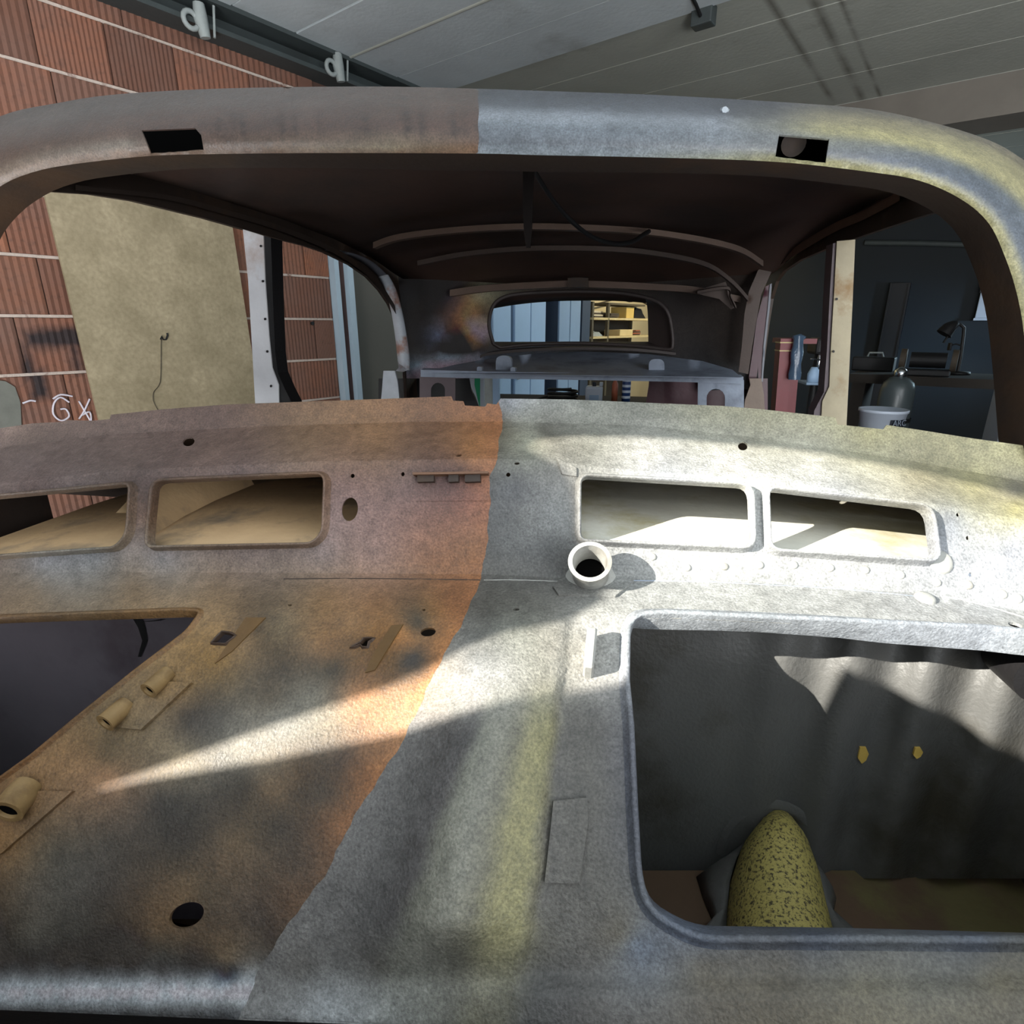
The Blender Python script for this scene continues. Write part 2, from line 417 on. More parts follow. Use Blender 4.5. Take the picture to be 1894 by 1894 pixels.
for key in ('concrete',):                                                # old drip marks that run along the slab
    nt = M[key].node_tree; ge = N(nt, 'ShaderNodeNewGeometry'); dp = N(nt, 'ShaderNodeVectorMath', operation='DOT_PRODUCT'); dp.inputs[1].default_value = tuple(M_); nt.links.new(ge.outputs['Position'], dp.inputs[0])
    no = N(nt, 'ShaderNodeTexNoise', i_Scale=2.2, i_Detail=6); nt.links.new(ge.outputs['Position'], no.inputs['Vector'])
    bs = nt.nodes['Principled BSDF'].inputs['Base Color']; src = bs.links[0].from_socket; acc = None
    for v_, w_ in ((-.86, .035), (-.76, .02), (-1.02, .03)):
        a1 = N(nt, 'ShaderNodeMath', operation='ADD'); nt.links.new(dp.outputs['Value'], a1.inputs[0]); a1.inputs[1].default_value = -v_
        a2 = N(nt, 'ShaderNodeMath', operation='ABSOLUTE'); nt.links.new(a1.outputs[0], a2.inputs[0]); f = ramp(nt, a2.outputs[0], 0, w_, .75, 0)
        if acc is None: acc = f
        else: mx = N(nt, 'ShaderNodeMath', operation='MAXIMUM'); nt.links.new(acc, mx.inputs[0]); nt.links.new(f, mx.inputs[1]); acc = mx.outputs[0]
    mu = N(nt, 'ShaderNodeMath', operation='MULTIPLY'); nt.links.new(acc, mu.inputs[0]); nt.links.new(ramp(nt, no.outputs[0], .38, .6), mu.inputs[1])
    nt.links.new(mix(nt, mu.outputs[0], src, L((84, 80, 70))), bs)
# hardboard
m_, nt, b = nodes('hardboard'); co = N(nt, 'ShaderNodeTexCoord')
n1 = N(nt, 'ShaderNodeTexNoise', i_Scale=4.5, i_Detail=8, i_Roughness=.65); nt.links.new(co.outputs['Object'], n1.inputs['Vector'])
n2 = N(nt, 'ShaderNodeTexNoise', i_Scale=60, i_Detail=4); nt.links.new(co.outputs['Object'], n2.inputs['Vector'])
c = mix(nt, ramp(nt, n1.outputs[0], .35, .68), L((178, 162, 132)), L((144, 130, 102)))
c = mix(nt, ramp(nt, n2.outputs[0], .3, .75, 0, .5), c, L((118, 106, 80))); nt.links.new(c, b.inputs['Base Color']); b.inputs['Roughness'].default_value = .75; M['board'] = m_
# clay block: colour differs from block to block; soot sits where the wall was burnt
m_, nt, b = nodes('clay_block'); ge = N(nt, 'ShaderNodeNewGeometry'); oi = N(nt, 'ShaderNodeObjectInfo'); 
cr = N(nt, 'ShaderNodeValToRGB'); nt.links.new(oi.outputs['Random'], cr.inputs[0]); el = cr.color_ramp.elements
el[0].position = 0; el[0].color = L((122, 82, 65)); el[1].position = 1; el[1].color = L((118, 84, 70))
for p_, c_ in ((.2, (134, 88, 68)), (.4, (106, 72, 58)), (.6, (142, 92, 68)), (.8, (122, 84, 68))): e = el.new(p_); e.color = L(c_)
n1 = N(nt, 'ShaderNodeTexNoise', i_Scale=5, i_Detail=7, i_Roughness=.65); nt.links.new(ge.outputs['Position'], n1.inputs['Vector'])
n2 = N(nt, 'ShaderNodeTexNoise', i_Scale=45, i_Detail=5); nt.links.new(ge.outputs['Position'], n2.inputs['Vector'])
c = mix(nt, ramp(nt, n1.outputs[0], .42, .75, 0, .7), cr.outputs[0], L((112, 86, 76)))
c = mix(nt, ramp(nt, n2.outputs[0], .55, .75, 0, .6), c, L((90, 64, 54)))
dp = N(nt, 'ShaderNodeVectorMath', operation='DOT_PRODUCT'); nt.links.new(ge.outputs['Position'], dp.inputs[0]); dp.inputs[1].default_value = tuple(N_)
sx = N(nt, 'ShaderNodeSeparateXYZ'); nt.links.new(ge.outputs['Position'], sx.inputs[0])
def mth(op, a, bb=None):
    n = N(nt, 'ShaderNodeMath', operation=op)
    for i, v in enumerate((a, bb)):
        if v is None: continue
        if hasattr(v, 'is_output'): nt.links.new(v, n.inputs[i])
        else: n.inputs[i].default_value = v
    return n.outputs[0]
wob = mth('MULTIPLY', mth('SUBTRACT', n1.outputs[0], .5), .10); soot = None
for a_, b_ in (((40,612),(152,640)), ((36,630),(62,700)), ((128,632),(152,690)), ((58,690),(85,730))):
    u0, z0 = lw(*a_); u1, z1 = lw(*b_)
    fu = mth('SUBTRACT', mth('ABSOLUTE', mth('SUBTRACT', dp.outputs['Value'], (u0+u1)/2)), abs(u1-u0)/2)
    fz_ = mth('SUBTRACT', mth('ABSOLUTE', mth('SUBTRACT', sx.outputs[2], (z0+z1)/2)), abs(z1-z0)/2)
    f = ramp(nt, mth('ADD', mth('MAXIMUM', fu, fz_), wob), -.012, .03, 1, 0); soot = f if soot is None else mth('MAXIMUM', soot, f)
c = mix(nt, mth('MULTIPLY', soot, .92), c, L((30, 28, 32))); nt.links.new(c, b.inputs['Base Color']); b.inputs['Roughness'].default_value = .85
bp = N(nt, 'ShaderNodeBump', i_Strength=.25, i_Distance=.008); nt.links.new(n2.outputs[0], bp.inputs['Height']); nt.links.new(bp.outputs[0], b.inputs['Normal']); M['brick'] = m_

def roomobj(name, v, u, z, **kw): return empty(name, room(v, u, z), -RA, **kw)
def rbox(name, v0, v1, u0, u1, z0, z1, mat, parent=None, **kw):
    """box in room axes as a top-level or child mesh (world vertices)"""
    m = MB().box((v0, u0, z0), (v1, u1, z1)); V = [M_*a+N_*b+np.array([0, 0, c]) for a, b, c in m.v]
    return mk(name, V, m.f, mat, parent, False, True, **kw)
WL = -3.13; CEIL = 2.80
rbox('floor', -4.2, 6.2, -2, 9.2, -.1, 0, M['floor'], kind='structure')
# left wall: ribbed clay blocks one by one on a mortar bed
wl = roomobj('wall_left', WL, 1.0, 0, kind='structure')
M['joint'] = surf('dark_open_joint', (84, 60, 50), .9)
rbox('mortar_bed', WL-.2, WL-.014, -1.9, 2.31, 0, CEIL, M['joint'], wl)
BL, BH = .36, .221
def blockmesh():
    m = MB(); prof = []; nr = 14; p = BL/nr
    for i in range(nr):
        y0 = -BL/2+i*p
        prof += [(y0, -.0045), (y0+p*.5, 0)]
    prof.append((BL/2, -.005))
    A = [[(x, y, -BH/2), (x, y, BH/2)] for y, x in prof]
    m.grid(np.array(A)[:, ::-1], False); n = len(prof)
    m.add([(-.005, -BL/2, -BH/2), (-.02, -BL/2, -BH/2), (-.02, -BL/2, BH/2), (-.005, -BL/2, BH/2)], [(0, 1, 2, 3)], False)
    m.add([(-.005, BL/2, -BH/2), (-.02, BL/2, -BH/2), (-.02, BL/2, BH/2), (-.005, BL/2, BH/2)], [(3, 2, 1, 0)], False)
    for z, s in ((BH/2, 1), (-BH/2, -1)): m.add([(0, -BL/2, z), (0, BL/2, z), (-.02, BL/2, z), (-.02, -BL/2, z)], [(0, 1, 2, 3)[::s]], False)
    me = bpy.data.meshes.new('brick'); me.from_pydata(m.v, [], m.f); me.materials.append(M['brick']); return me
bm_ = blockmesh()
rowsz = [1.205+.2345*k for k in range(-5, 7)]
known = {0: [.755, 1.13, 1.50, 1.87, 2.18], 1: [.88, 1.25, 1.62, 1.995], 2: [.80, 1.14, 1.48, 1.82, 2.155], 3: [.805, 1.17, 1.54, 1.91, 2.15], 5: [.66, 1.04, 1.30, 1.575, 1.94], 6: [.64, 1.01, 1.38, 1.80, 2.224]}
for k, z0 in enumerate(rowsz):
    kk = k-5; js = known.get(kk) or [.70+.37*i+(.18 if kk % 2 else 0) for i in range(5)]
    js = sorted(j for j in js if j < 2.29)
    while js[0] > -1.3: js.insert(0, js[0]-.37)
    js.append(2.318)
    hh = min(BH, CEIL-z0-.012)
    if z0 > 0: rbox('mortar_joint', WL-.02, WL-.004, -1.9, 2.31, z0-.0055, z0+.0065, M['mortar'], wl)
    if hh < .05: continue
    for a_, b_ in zip(js[:-1], js[1:]):
        ln = b_-a_-.005
        if ln < .03: continue
        o = bpy.data.objects.new('brick', bm_); scene.collection.objects.link(o); o.parent = wl
        o.location = (random.uniform(-.002, .003), (a_+b_)/2-1.0, z0+.0135/2+hh/2); o.scale = (1, ln/BL, hh/BH); o.rotation_euler = (0, 0, random.uniform(-.004, .004))
def onwall(x, y, d=.003): return onplane(x, y, M_, WL+d)
for pts in ([(128,744),(112,735),(100,746),(99,766),(113,778),(128,770),(122,757),(112,757)], [(146,742),(160,766),(174,790)], [(166,738),(156,760),(146,775)], [(152,768),(166,762),(168,780),(156,782)], [(42,746),(56,741),(66,742)], [(98,738),(112,730),(134,733)]):
    m = MB().tube([onwall(x, y) for x, y in spl(pts, 4)], .004, 5); mk('chalk_mark', m.v, m.f, M['chalk'], wl, True, True)
R = [(-40,700),(10,705),(28,716),(38,745),(40,790),(30,830),(-40,830)]; X = np.array([onwall(x, y, .006) for x, y in R])
mk('cement_patch', list(X)+list(X-M_*.02), [list(range(7)), list(range(7, 14))[::-1]]+[(i, 7+i, 7+(i+1) % 7, (i+1) % 7) for i in range(7)], surf('grey_cement', (112, 112, 104), .9, scale=20), wl, False, True)
X = onwall(578, 598, .0); mk('chipped_hole', *(lambda m: (m.v, m.f))(MB().tube([X+M_*.004, X-M_*.02], .011, 8)), M['black'], wl, False, True)
# door opening in that wall
rbox('trim_1', WL-.1, WL+.05, 2.318, 2.350, 0, 2.12, M['whitepaint'], kind='structure')
rbox('trim_2', WL-.1, WL+.02, 2.350, 2.405, 0, 2.12, M['brownpaint'], kind='structure')
rbox('trim_3', WL-.1, WL+.06, 2.405, 2.445, 0, 2.12, M['whitepaint'], kind='structure')
rbox('door_1', WL-.1, WL-.03, 2.445, 3.75, 0, 2.12, M['olive'], kind='structure')
rbox('wall_above_door', WL-.2, WL-.01, 2.318, 3.75, 2.12, CEIL, M['joint'], kind='structure')
rbox('wall_recess', -3.75, -3.62, 3.75, 9.0, 0, CEIL, M['plaster'], kind='structure')
rbox('wall_return', -3.75, WL-.05, 3.75, 3.82, 0, CEIL, M['plaster'], kind='structure')
rbox('wall_back', -4.2, 6.2, 8.5, 8.7, 0, CEIL, M['darkwall'], kind='structure')
rbox('wall_right', 5.5, 5.7, -2, 9.2, 0, CEIL, M['darkwall'], kind='structure')
# ceiling of long concrete planks
ce = roomobj('ceiling', 0, 3, CEIL, kind='structure')
rbox('ceiling_slab', -4.2, 6.2, -2, 9.2, CEIL+.06, CEIL+.16, M['concrete'], ce)
js = [-1.9,-1.55,-1.2,-.85,-.51,-.17,.17,.51,.85,1.13,1.46,1.80,2.13,2.47,2.81,3.15]
for a_, b_ in zip(js[:-1], js[1:]): rbox('plank', -3.10, 5.5, a_+.006, b_-.006, CEIL+random.uniform(-.004, .003), CEIL+.065, M['concrete_b'], ce)
js = [3.15,3.50,3.99,4.45,4.97,5.4,5.9,6.4,6.9,7.4,7.9,8.5]
for a_, b_ in zip(js[:-1], js[1:]): rbox('plank', -3.6, 5.5, a_+.006, b_-.006, CEIL+.02+random.uniform(-.003, .003), CEIL+.07, M['concrete'], ce)
m = MB().tube([room(v, 2.47, CEIL+.004) for v in np.linspace(-3.0, 5, 6)], .013, 8); mk('joint_bead', m.v, m.f, M['concrete'], ce, True, True)
rbox('beam', -3.6, 5.5, 4.97, 5.35, 2.60, CEIL+.02, M['beam'], kind='structure')
P = onZ(1302, 26, CEIL-.01); jb = empty('junction_box', tuple(P), -RA, label='small dark junction box on the concrete ceiling', cat='junction box')
MB().box((-.05, -.035, -.05), (.05, .035, .03)).build('body', M['railmetal'], jb, bevel=.006); MB().tube([(0, -.04, -.02), (0, -.10, .0), (0, -.16, .012)], .008, 8).build('cable_stub', M['rubber'], jb, True)
# steel rail with pipe hooks along the top of the left wall
rl = empty('ceiling_rail', room(-3.06, 2.5, 2.68), -RA, label='dark steel channel rail running below the ceiling above the block wall', cat='rail')
MB().box((-.08, -4, 0), (.06, 1.6, .02)).box((-.08, -4, .10), (.08, 1.6, .122)).box((-.08, -4, .02), (-.05, 1.6, .10)).build('channel', M['railmetal'], rl)
for (x, y), lab in (((372,44), 'galvanised pipe hook on the ceiling rail, the one by the top edge of the picture'), ((626,130), 'galvanised pipe hook on the ceiling rail, the one just above the rusty header')):
    P = onplane(x, y, M_, -2.99); h = empty('pipe_hook', tuple(P), -RA, label=lab, cat='hook', group='pipe hooks on the ceiling rail')
    MB().tube([(0, -.045+.032*math.cos(t), .0+.032*math.sin(t)) for t in np.linspace(.3, 5.6, 14)], .011, 8).build('ring', M['galv'], h, True)
    MB().tube([(0, 0, .075), (0, .0, .02), (0, .012, -.05)], [.024, .03, .022], 10).build('stem', M['galv'], h, True)
    MB().tube([(0, .07, .09), (0, .055, -.035)], .006, 6).build('strut', M['galv'], h, True)
# ------------------------------------------------------------------ board leaning on the wall, hook and wire
bd = roomobj('hardboard_sheet', WL+.012, 1.345, 0, label='tall tan hardboard sheet leaning on the clay block wall', cat='board')
m = MB(); hw = .388
m.add([(.06,-hw+.012,0),(.075,-hw+.012,0),(.075,hw+.012,0),(.06,hw+.012,0),(0,-hw-.012,2.14),(.015,-hw-.012,2.14),(.015,hw-.008,2.14),(0,hw-.008,2.14)], [(0,3,2,1),(4,5,6,7),(0,1,5,4),(1,2,6,5),(2,3,7,6),(3,0,4,7)], False); m.build('board', M['board'], bd)
def onboard(x, y): 
    P = onplane(x, y, M_, WL+.06); dz = P[2]; return onplane(x, y, M_, WL+.012+.075-.06*dz/2.14+.006)
wh = empty('wire_hook', tuple(onboard(300, 626)), 0, label='bent dark hook with a thin wire hanging on the tan board', cat='hook')
m = MB().tube([onboard(x, y) for x, y in [(297,628),(299,622),(302,628),(307,628),(310,620),(309,616)]], .004, 6); mk('nail', m.v, m.f, M['black'], wh, True, True)
m = MB().tube([onboard(x, y) for x, y in spl([(298,628),(298,660),(297,700),(293,714),(284,726),(284,742),(292,758)], 5)], .0016, 5); mk('wire', m.v, m.f, M['grime'], wh, True, True)

# ------------------------------------------------------------------ steel cabinets and shelf along the recess, seen through the car
def cabinet(px0, px1, depth, mat, side, label, extra=0, v=-3.13):
    u0 = lw(px0, 600, v)[0]; u1 = lw(px1, 600, v)[0]
    t = roomobj('steel_cabinet', v, (u0+u1)/2, 0, label=label, cat='cabinet', group='steel cabinets behind the car'); h = (u1-u0)/2
    MB().box((-depth, -h, .06), (-.02, h, 1.98)).box((-depth+.02, -h+.02, 0), (-.05, h-.02, .06)).build('carcass', side, t)
    nd = 2 if h > .18 else 1
    for k in range(nd):
        a = -h+2*h*k/nd+.006; b = -h+2*h*(k+1)/nd-.006
        d = MB().box((-.02, a, .08), (0, b, 1.96)).build('door', mat, t, bevel=.004)
        MB().box((0, a+.03, .95), (.018, a+.05, 1.12)).build('handle', M['galv'], d)
    return t
cabinet(912, 946, .4, M['cab1'], M['cab2'], 'pale blue steel cabinet at the left edge of the back window')
cabinet(952, 1010, .42, M['cab1'], M['cab2'], 'wide grey blue steel cabinet left of the dark gap in the back window')
cabinet(1034, 1074, .4, M['cab2'], M['cab3'], 'grey blue steel cabinet with a latch, right of the dark gap')
cabinet(1076, 1092, .4, M['cab3'], M['cab3'], 'dark blue shaded side of the latched cabinet, next to the lit shelves')  # side of the neighbouring cabinet, its shade put into the colour
lt = empty('latch_plate', tuple(onplane(1062, 604, M_, -3.13+.012)), -RA, label='pale latch plate on the cabinet in the back window', cat='latch') if False else None
rbox('gap_shade_block', -3.6, -3.3, lw(1010, 600)[0]+.02, lw(1034, 600)[0]-.02, 0, 2.0, M['black'], kind='structure')  # black block paints the shade between two cabinets
u0 = lw(1095, 590)[0]; u1 = lw(1215, 590)[0]; um = lw(1126, 590)[0]
sh = roomobj('shelf_rack', WL, (u0+u1)/2, 0, label='open shelf rack with pale boards in yellow light behind the back window', cat='shelf'); c_ = (u0+u1)/2; h = (u1-u0)/2
zs = [lw(1140, y)[1] for y in (588, 621.5)]+[lw(1150, 561)[1]]
for z in zs[:2]+[.9, .45]: MB().box((-.36, -h, z-.022), (0, h, z)).build('shelf_board', M['shelfwood'], sh)
MB().box((-.36, um-c_, zs[2]-.02), (0, h*.55, zs[2])).build('shelf_board', M['shelfpost'], sh)
MB().box((-.375, -h, .40), (-.362, h, zs[0]-.022)).build('back_shade_panel', M['grime'], sh)  # dark panel added as painted shade behind the lower compartments
for y in (-h+.02, um-c_, h-.02):
    for x in (-.34, -.015): MB().box((x-.015, y-.018, 0), (x+.015, y+.018, zs[2])).build('post', M['shelfpost'], sh)
def lwobj(name, px0, px1, zbase, hpx, dv, mat, label, cat, d=.2, shape='box', group='odds and ends on the shelf rack'):
    u0 = lw(px0, 590, WL-dv)[0]; u1 = lw(px1, 590, WL-dv)[0]; hgt = hpx/1071*7.2
    t = roomobj(name, WL-dv, (u0+u1)/2, zbase, label=label, cat=cat, group=group); w = (u1-u0)/2
    if shape == 'box':
        MB().box((-d, -w, 0), (0, w, hgt)).build('body', mat, t, bevel=.004); MB().box((-d*.6, -w, hgt), (-d*.4, w, hgt+.003)).build('tape', M['grime'], t)
    elif shape == 'stack':
        for k in range(4): MB().box((-d+random.uniform(-.02, .02), -w+random.uniform(0, .06), hgt*k/4), (random.uniform(-.03, 0), w-random.uniform(0, .06), hgt*(k+1)/4-.002)).build('sheaf', mat if k % 2 else M['grime'], t)
    else:
        m = MB(); P = [(-w,0),(-w,hgt*.8),(-w*.7,hgt),(w*.1,hgt*.95),(w*.45,hgt*.5),(w,hgt*.05),(w,0)]; m.prism(P, -d, 0, lambda y, z, h: (h, y, z)); m.build('body', mat, t); MB().box((-d*.5, -w*.6, hgt*.99), (-d*.2, -w*.2, hgt*1.12)).build('lug', mat, t)
    return t
lwobj('paper_stack', 1096, 1122, zs[0], 10, .04, M['paper'], 'heap of papers on the upper shelf left of the post', 'papers', shape='stack')
lwobj('paper_stack', 1128, 1150, zs[0], 8, .06, M['grime'], 'low heap of brown papers on the upper shelf right of the post', 'papers', shape='stack')
lwobj('cardboard_box', 1158, 1172, zs[0], 18, .03, M['card'], 'tan cardboard box on the upper shelf', 'box')
lwobj('black_casting', 1173, 1194, zs[0], 17, .05, M['black'], 'black sloping machine part beside the tan box', 'machine part', shape='slope')
lwobj('cardboard_box', 1148, 1172, zs[1], 10, .03, M['shelfwood'], 'flat yellowish carton on the lower shelf', 'box')
lwobj('tool_tray', 1174, 1190, zs[1], 9, .06, M['orange'], 'reddish tray on the lower shelf', 'tray', shape='stack')
lwobj('metal_part', 1098, 1118, zs[1], 7, .05, M['galv'], 'grey metal part on the lower shelf left of the post', 'machine part', shape='slope')
m = MB().tube([onplane(x, y, M_, -3.5) for x, y in spl([(1080,570),(1095,565),(1120,558),(1145,553),(1165,558),(1180,555),(1200,565)], 5)], .009, 6)
mk('wall_cable', m.v, m.f, M['grime'], None, True, True, label='dark cable sagging along the cream wall above the shelves', cat='cable')
# ------------------------------------------------------------------ bench behind the car with small things on it
def onyz(x, y, Y): return onY(x, y, Y)
bench_z = float(onY(1090, 744, 3.7)[2])
bn = empty('workbench', (-.25, 3.75, 0), 0, label='low dark workbench behind the car, its things showing under the parcel shelf', cat='bench')
MB().box((-.95, -.32, bench_z-.05), (.95, .32, bench_z)).build('bench_top', M['wood'], bn)
for x in (-.88, .88):
    for y in (-.27, .27): MB().box((x-.03, y-.03, 0), (x+.03, y+.03, bench_z-.05)).build('leg', M['wood'], bn)
def onbench(px, Y): q = onY(px, 744, Y); return (q[0], Y, bench_z)
def pxw(px, Y): return px/1125*Y
c = empty('plastic_canister', onbench(1098, 3.7), 0, label='white plastic canister standing under the parcel shelf', cat='canister')
w = pxw(16, 3.7); MB().box((-w, -.05, 0), (w, .05, .10)).build('body', M['whitepl'], c, bevel=.012); MB().box((w*.6, -.02, .10), (w, .02, .125)).build('spout', M['whitepl'], c, bevel=.004); MB().lathe([(.0, .125), (.012, .124), (.012, .10)], (0, 0, 0), 12).build('cap', M['label'], c, True); MB().box((-w*.5, -.052, .02), (w*.6, -.049, .05)).build('label_strip', M['cab2'], c)
c = empty('spray_can', onbench(1157, 3.7), 0, label='blue can with white stripes under the parcel shelf', cat='can')
r = pxw(8, 3.7); MB().lathe([(0, 0), (r, 0), (r, .15), (r*.8, .165), (.008, .17), (0, .17)], (0, 0, 0), 16).build('body', surf('deep_blue_can', (34, 58, 104), .4), c, True)
for k in range(4): MB().lathe([(r*1.01, .03+.034*k), (r*1.01, .045+.034*k)], (0, 0, 0), 16).build('stripe', M['whitepl'], c, True)
MB().lathe([(0, .195), (.009, .195), (.009, .17)], (0, 0, 0), 10).build('nozzle', M['whitepl'], c, True)
c = empty('orange_bottle', onbench(1136, 3.75), 0, label='rusty orange bottle between the white canister and the blue can', cat='bottle')
r = pxw(6, 3.7); MB().lathe([(0, 0), (r, 0), (r, .11), (r*.5, .13), (r*.5, .16), (0, .16)], (0, 0, 0), 14).build('body', M['orange'], c, True); MB().lathe([(0, .175), (r*.55, .175), (r*.55, .155)], (0, 0, 0), 12).build('cap', M['black'], c, True)
c = empty('cable_coil', onbench(1040, 3.7), 0, label='black cable coil lying in front of the grey cabinet', cat='cable')
MB().tube([(.09*math.cos(t)*(1+.06*math.sin(3*t)), .06*math.sin(t), .012+.004*t) for t in np.linspace(0, 18, 70)], .009, 6).build('coil', M['rubber'], c, True); MB().tube([(-.09, 0, .03), (-.13, .02, .02), (-.17, -.02, .008)], .008, 6).build('loose_end', M['rubber'], c, True)
c = empty('striped_board', (float(onY(890, 740, 3.2)[0]), 3.2, 0), 0, label='upright white board with a green stripe left of the cabinets', cat='board')
O_ = onY(890, 740, 3.2)
def loc32(P): return [tuple(onY(x, y, 3.2)-np.array([O_[0], 3.2, 0])) for x, y in P]
def slab(P, d, name, mat, parent, dy=0):
    Q = loc32(P); n = len(Q); V = [(x, y+dy, z) for x, y, z in Q]+[(x, y+dy+d, z) for x, y, z in Q]
    mk(name, V, [list(range(n))[::-1], list(range(n, 2*n))]+[(i, (i+1) % n, n+(i+1) % n, n+i) for i in range(n)], mat, parent, False, False)
slab([(869,690),(868,705),(872,718),(880,735),(886,752),(892,785),(902,1170),(893,1170),(896,785),(894,690)], .02, 'board', M['whitepl'], c); slab([(878,690),(878,712),(884,740),(888,755),(888,690)], .004, 'stripe', M['green'], c, -.004)
c = empty('grey_panel', (float(onY(905, 740, 3.4)[0]), 3.4, 0), 0, label='upright grey panel beside the green striped board', cat='panel')
MB().box((-.03, 0, 0), (.022, .03, 1.25)).build('sheet', M['galv'], c); MB().box((.022, -.005, 0), (.06, .03, 1.25)).build('edge_trim', M['cab1'], c)
# ------------------------------------------------------------------ dark right side of the garage
lf = empty('engine_hoist', (float(onY(1446, 700, 4.0)[0]), 4.0, 0), 0, label='red post of a workshop hoist standing in the dark room', cat='hoist')
bx = onY(1446, 700, 4.0)[0]
def px4(x, y): p = onY(x, y, 4.0); return (p[0]-bx, 0, p[2])
a = px4(1451, 626); b = px4(1437, 800)
sl = (a[0]-b[0])/(a[2]-b[2]); f_ = lambda z: a[0]+(z-a[2])*sl
def leanbox(name, x0, hw_, z0, z1, mat, y=0, d=.06):
    m = MB(); m.add([(f_(z0)+x0-hw_, y-d, z0), (f_(z0)+x0+hw_, y-d, z0), (f_(z0)+x0+hw_, y+d, z0), (f_(z0)+x0-hw_, y+d, z0), (f_(z1)+x0-hw_, y-d, z1), (f_(z1)+x0+hw_, y-d, z1), (f_(z1)+x0+hw_, y+d, z1), (f_(z1)+x0-hw_, y+d, z1)], [(0,3,2,1),(4,5,6,7),(0,1,5,4),(1,2,6,5),(2,3,7,6),(3,0,4,7)], False); return m.build(name, mat, lf)
leanbox('post', 0, .036, 0, a[2], M['red']); leanbox('post', .125, .028, 0, a[2]-.25, M['red'], .25)
for y in (633, 648): z = px4(1451, y)[2]; leanbox('band', 0, .039, z-.004, z+.003, M['shelfwood'], 0, .063)
m = MB().box((-.02, -.05, a[2]-.03), (.16, .28, a[2]+.0)); m.build('head_plate', M['red'], lf)
for x in (0, .125): MB().box((-.30+x, -.5, 0), (-.2+x, .7, .08)).build('foot', M['red'], lf)
pl = empty('plastic_sleeve', (float(onY(1475, 660, 3.9)[0]), 3.9, float(onY(1475, 702, 3.9)[2])), 0, label='blue plastic sleeve draped over the red hoist', cat='plastic sleeve')
top_ = float(onY(1475, 621, 3.9)[2])-pl.location.z; A = []
for k, z in enumerate(np.linspace(0, 1, 9)):
    A.append([( (.034+.004*math.sin(k*1.7))*math.cos(t)*(1-.2*z**4)-.01*z, .03*math.sin(t)+.004*math.sin(5*t+k), z*top_) for t in np.linspace(0, 2*math.pi, 19)])
MB().grid(np.array(A)).build('film', M['bluepl'], pl, True); MB().tube([(-.04, 0, top_*.96), (0, .01, top_*1.0), (.03, .02, top_*.95)], .012, 8).build('fold', M['bluepl'], pl, True)
dr = empty('pillar_drill', (float(onY(1508, 700, 4.9)[0]), 4.9, 0), 0, label='black pillar drill with chrome spindle and lever, left of the yellowed pillar', cat='drill')
z0 = float(onY(1508, 650, 4.9)[2])
MB().box((-.05, -.08, z0-.02), (.06, .16, z0+.10)).build('motor_head', M['black'], dr, bevel=.02); MB().lathe([(.03, 0), (.03, z0)], (.03, .1, 0), 14).build('column', M['black'], dr, True)
MB().lathe([(0, z0-.14), (.008, z0-.14), (.012, z0-.10), (.016, z0-.05), (.01, z0-.02)], (.0, -.03, 0), 12).build('spindle', M['chrome'], dr, True); MB().tube([(0, -.06, z0-.06), (-.07, -.1, z0-.05), (-.085, -.1, z0-.05)], .006, 8).build('lever', M['chrome'], dr, True)
MB().box((-.10, -.14, z0-.24), (.08, .1, z0-.22)).build('table', M['cab2'], dr, bevel=.005); MB().box((-.12, -.12, 0), (.12, .22, .05)).build('base', M['black'], dr, bevel=.01)
c = empty('blue_jug', (float(onY(1500, 722, 4.8)[0]), 4.8, z0-.22), 0, label='pale blue jug on the drill table', cat='jug')
MB().lathe([(0, 0), (.04, 0), (.042, .06), (.03, .09), (.022, .11), (.0, .11)], (0, 0, 0), 16).build('body', M['cab1'], c, True); MB().tube([(.04, 0, .02), (.065, 0, .04), (.03, 0, .09)], .006, 6).build('handle', M['cab1'], c, True)
c = empty('gas_cylinder', (float(onY(1652, 760, 5.0)[0]), 5.0, 0), 0, label='grey gas cylinder with a brass valve against the lit back wall', cat='gas cylinder')
zt = float(onY(1652, 678, 5.0)[2]); r = .12; zb = float(onY(1652, 706, 5.0)[2])
MB().lathe([(0, 0), (r, 0), (r, zb-.12), (r*.97, zb-.05), (r*.85, zb-.005), (r*.55, zb+.03), (.035, zb+.04), (.035, zt-.09)], (0, 0, 0), 24).build('body', M['cylinder'], c, True)
MB().lathe([(.03, zt-.09), (.045, zt-.07), (.045, zt-.03), (.02, zt-.005), (0, zt)], (0, 0, 0), 16).build('valve_cap', M['chrome'], c, True); MB().lathe([(.125, zb-.30), (.127, zb-.27)], (0, 0, 0), 24).build('band', M['black'], c, True)
st = empty('stool', (float(onY(1628, 790, 3.9)[0]), 3.9, 0), 0, label='dark stool under the white bucket, hidden behind the windshield flange', cat='stool')
zs_ = float(onY(1628, 800, 3.9)[2])
MB().lathe([(0, zs_), (.16, zs_), (.16, zs_-.03), (0, zs_-.03)], (0, 0, 0), 20).build('seat', M['wood'], st)
for k in range(4): w_ = math.pi/4+k*math.pi/2; MB().tube([(.10*math.cos(w_), .10*math.sin(w_), zs_-.03), (.16*math.cos(w_), .16*math.sin(w_), 0)], .014, 8).build('leg', M['wood'], st, True)
c = empty('plastic_bucket', (float(onY(1628, 790, 3.9)[0]), 3.9, zs_), 0, label='white plastic bucket with a dark label, behind the flange by the yellowed pillar', cat='bucket')
hb = float(onY(1628, 756, 3.9)[2])-zs_; r = .128
MB().lathe([(0, 0), (r*.86, 0), (r, hb*.88), (r*1.05, hb*.88), (r*1.05, hb), (r*.98, hb), (r*.84, .01), (0, .01)], (0, 0, 0), 28).build('pail', M['whitepl'], c, True)
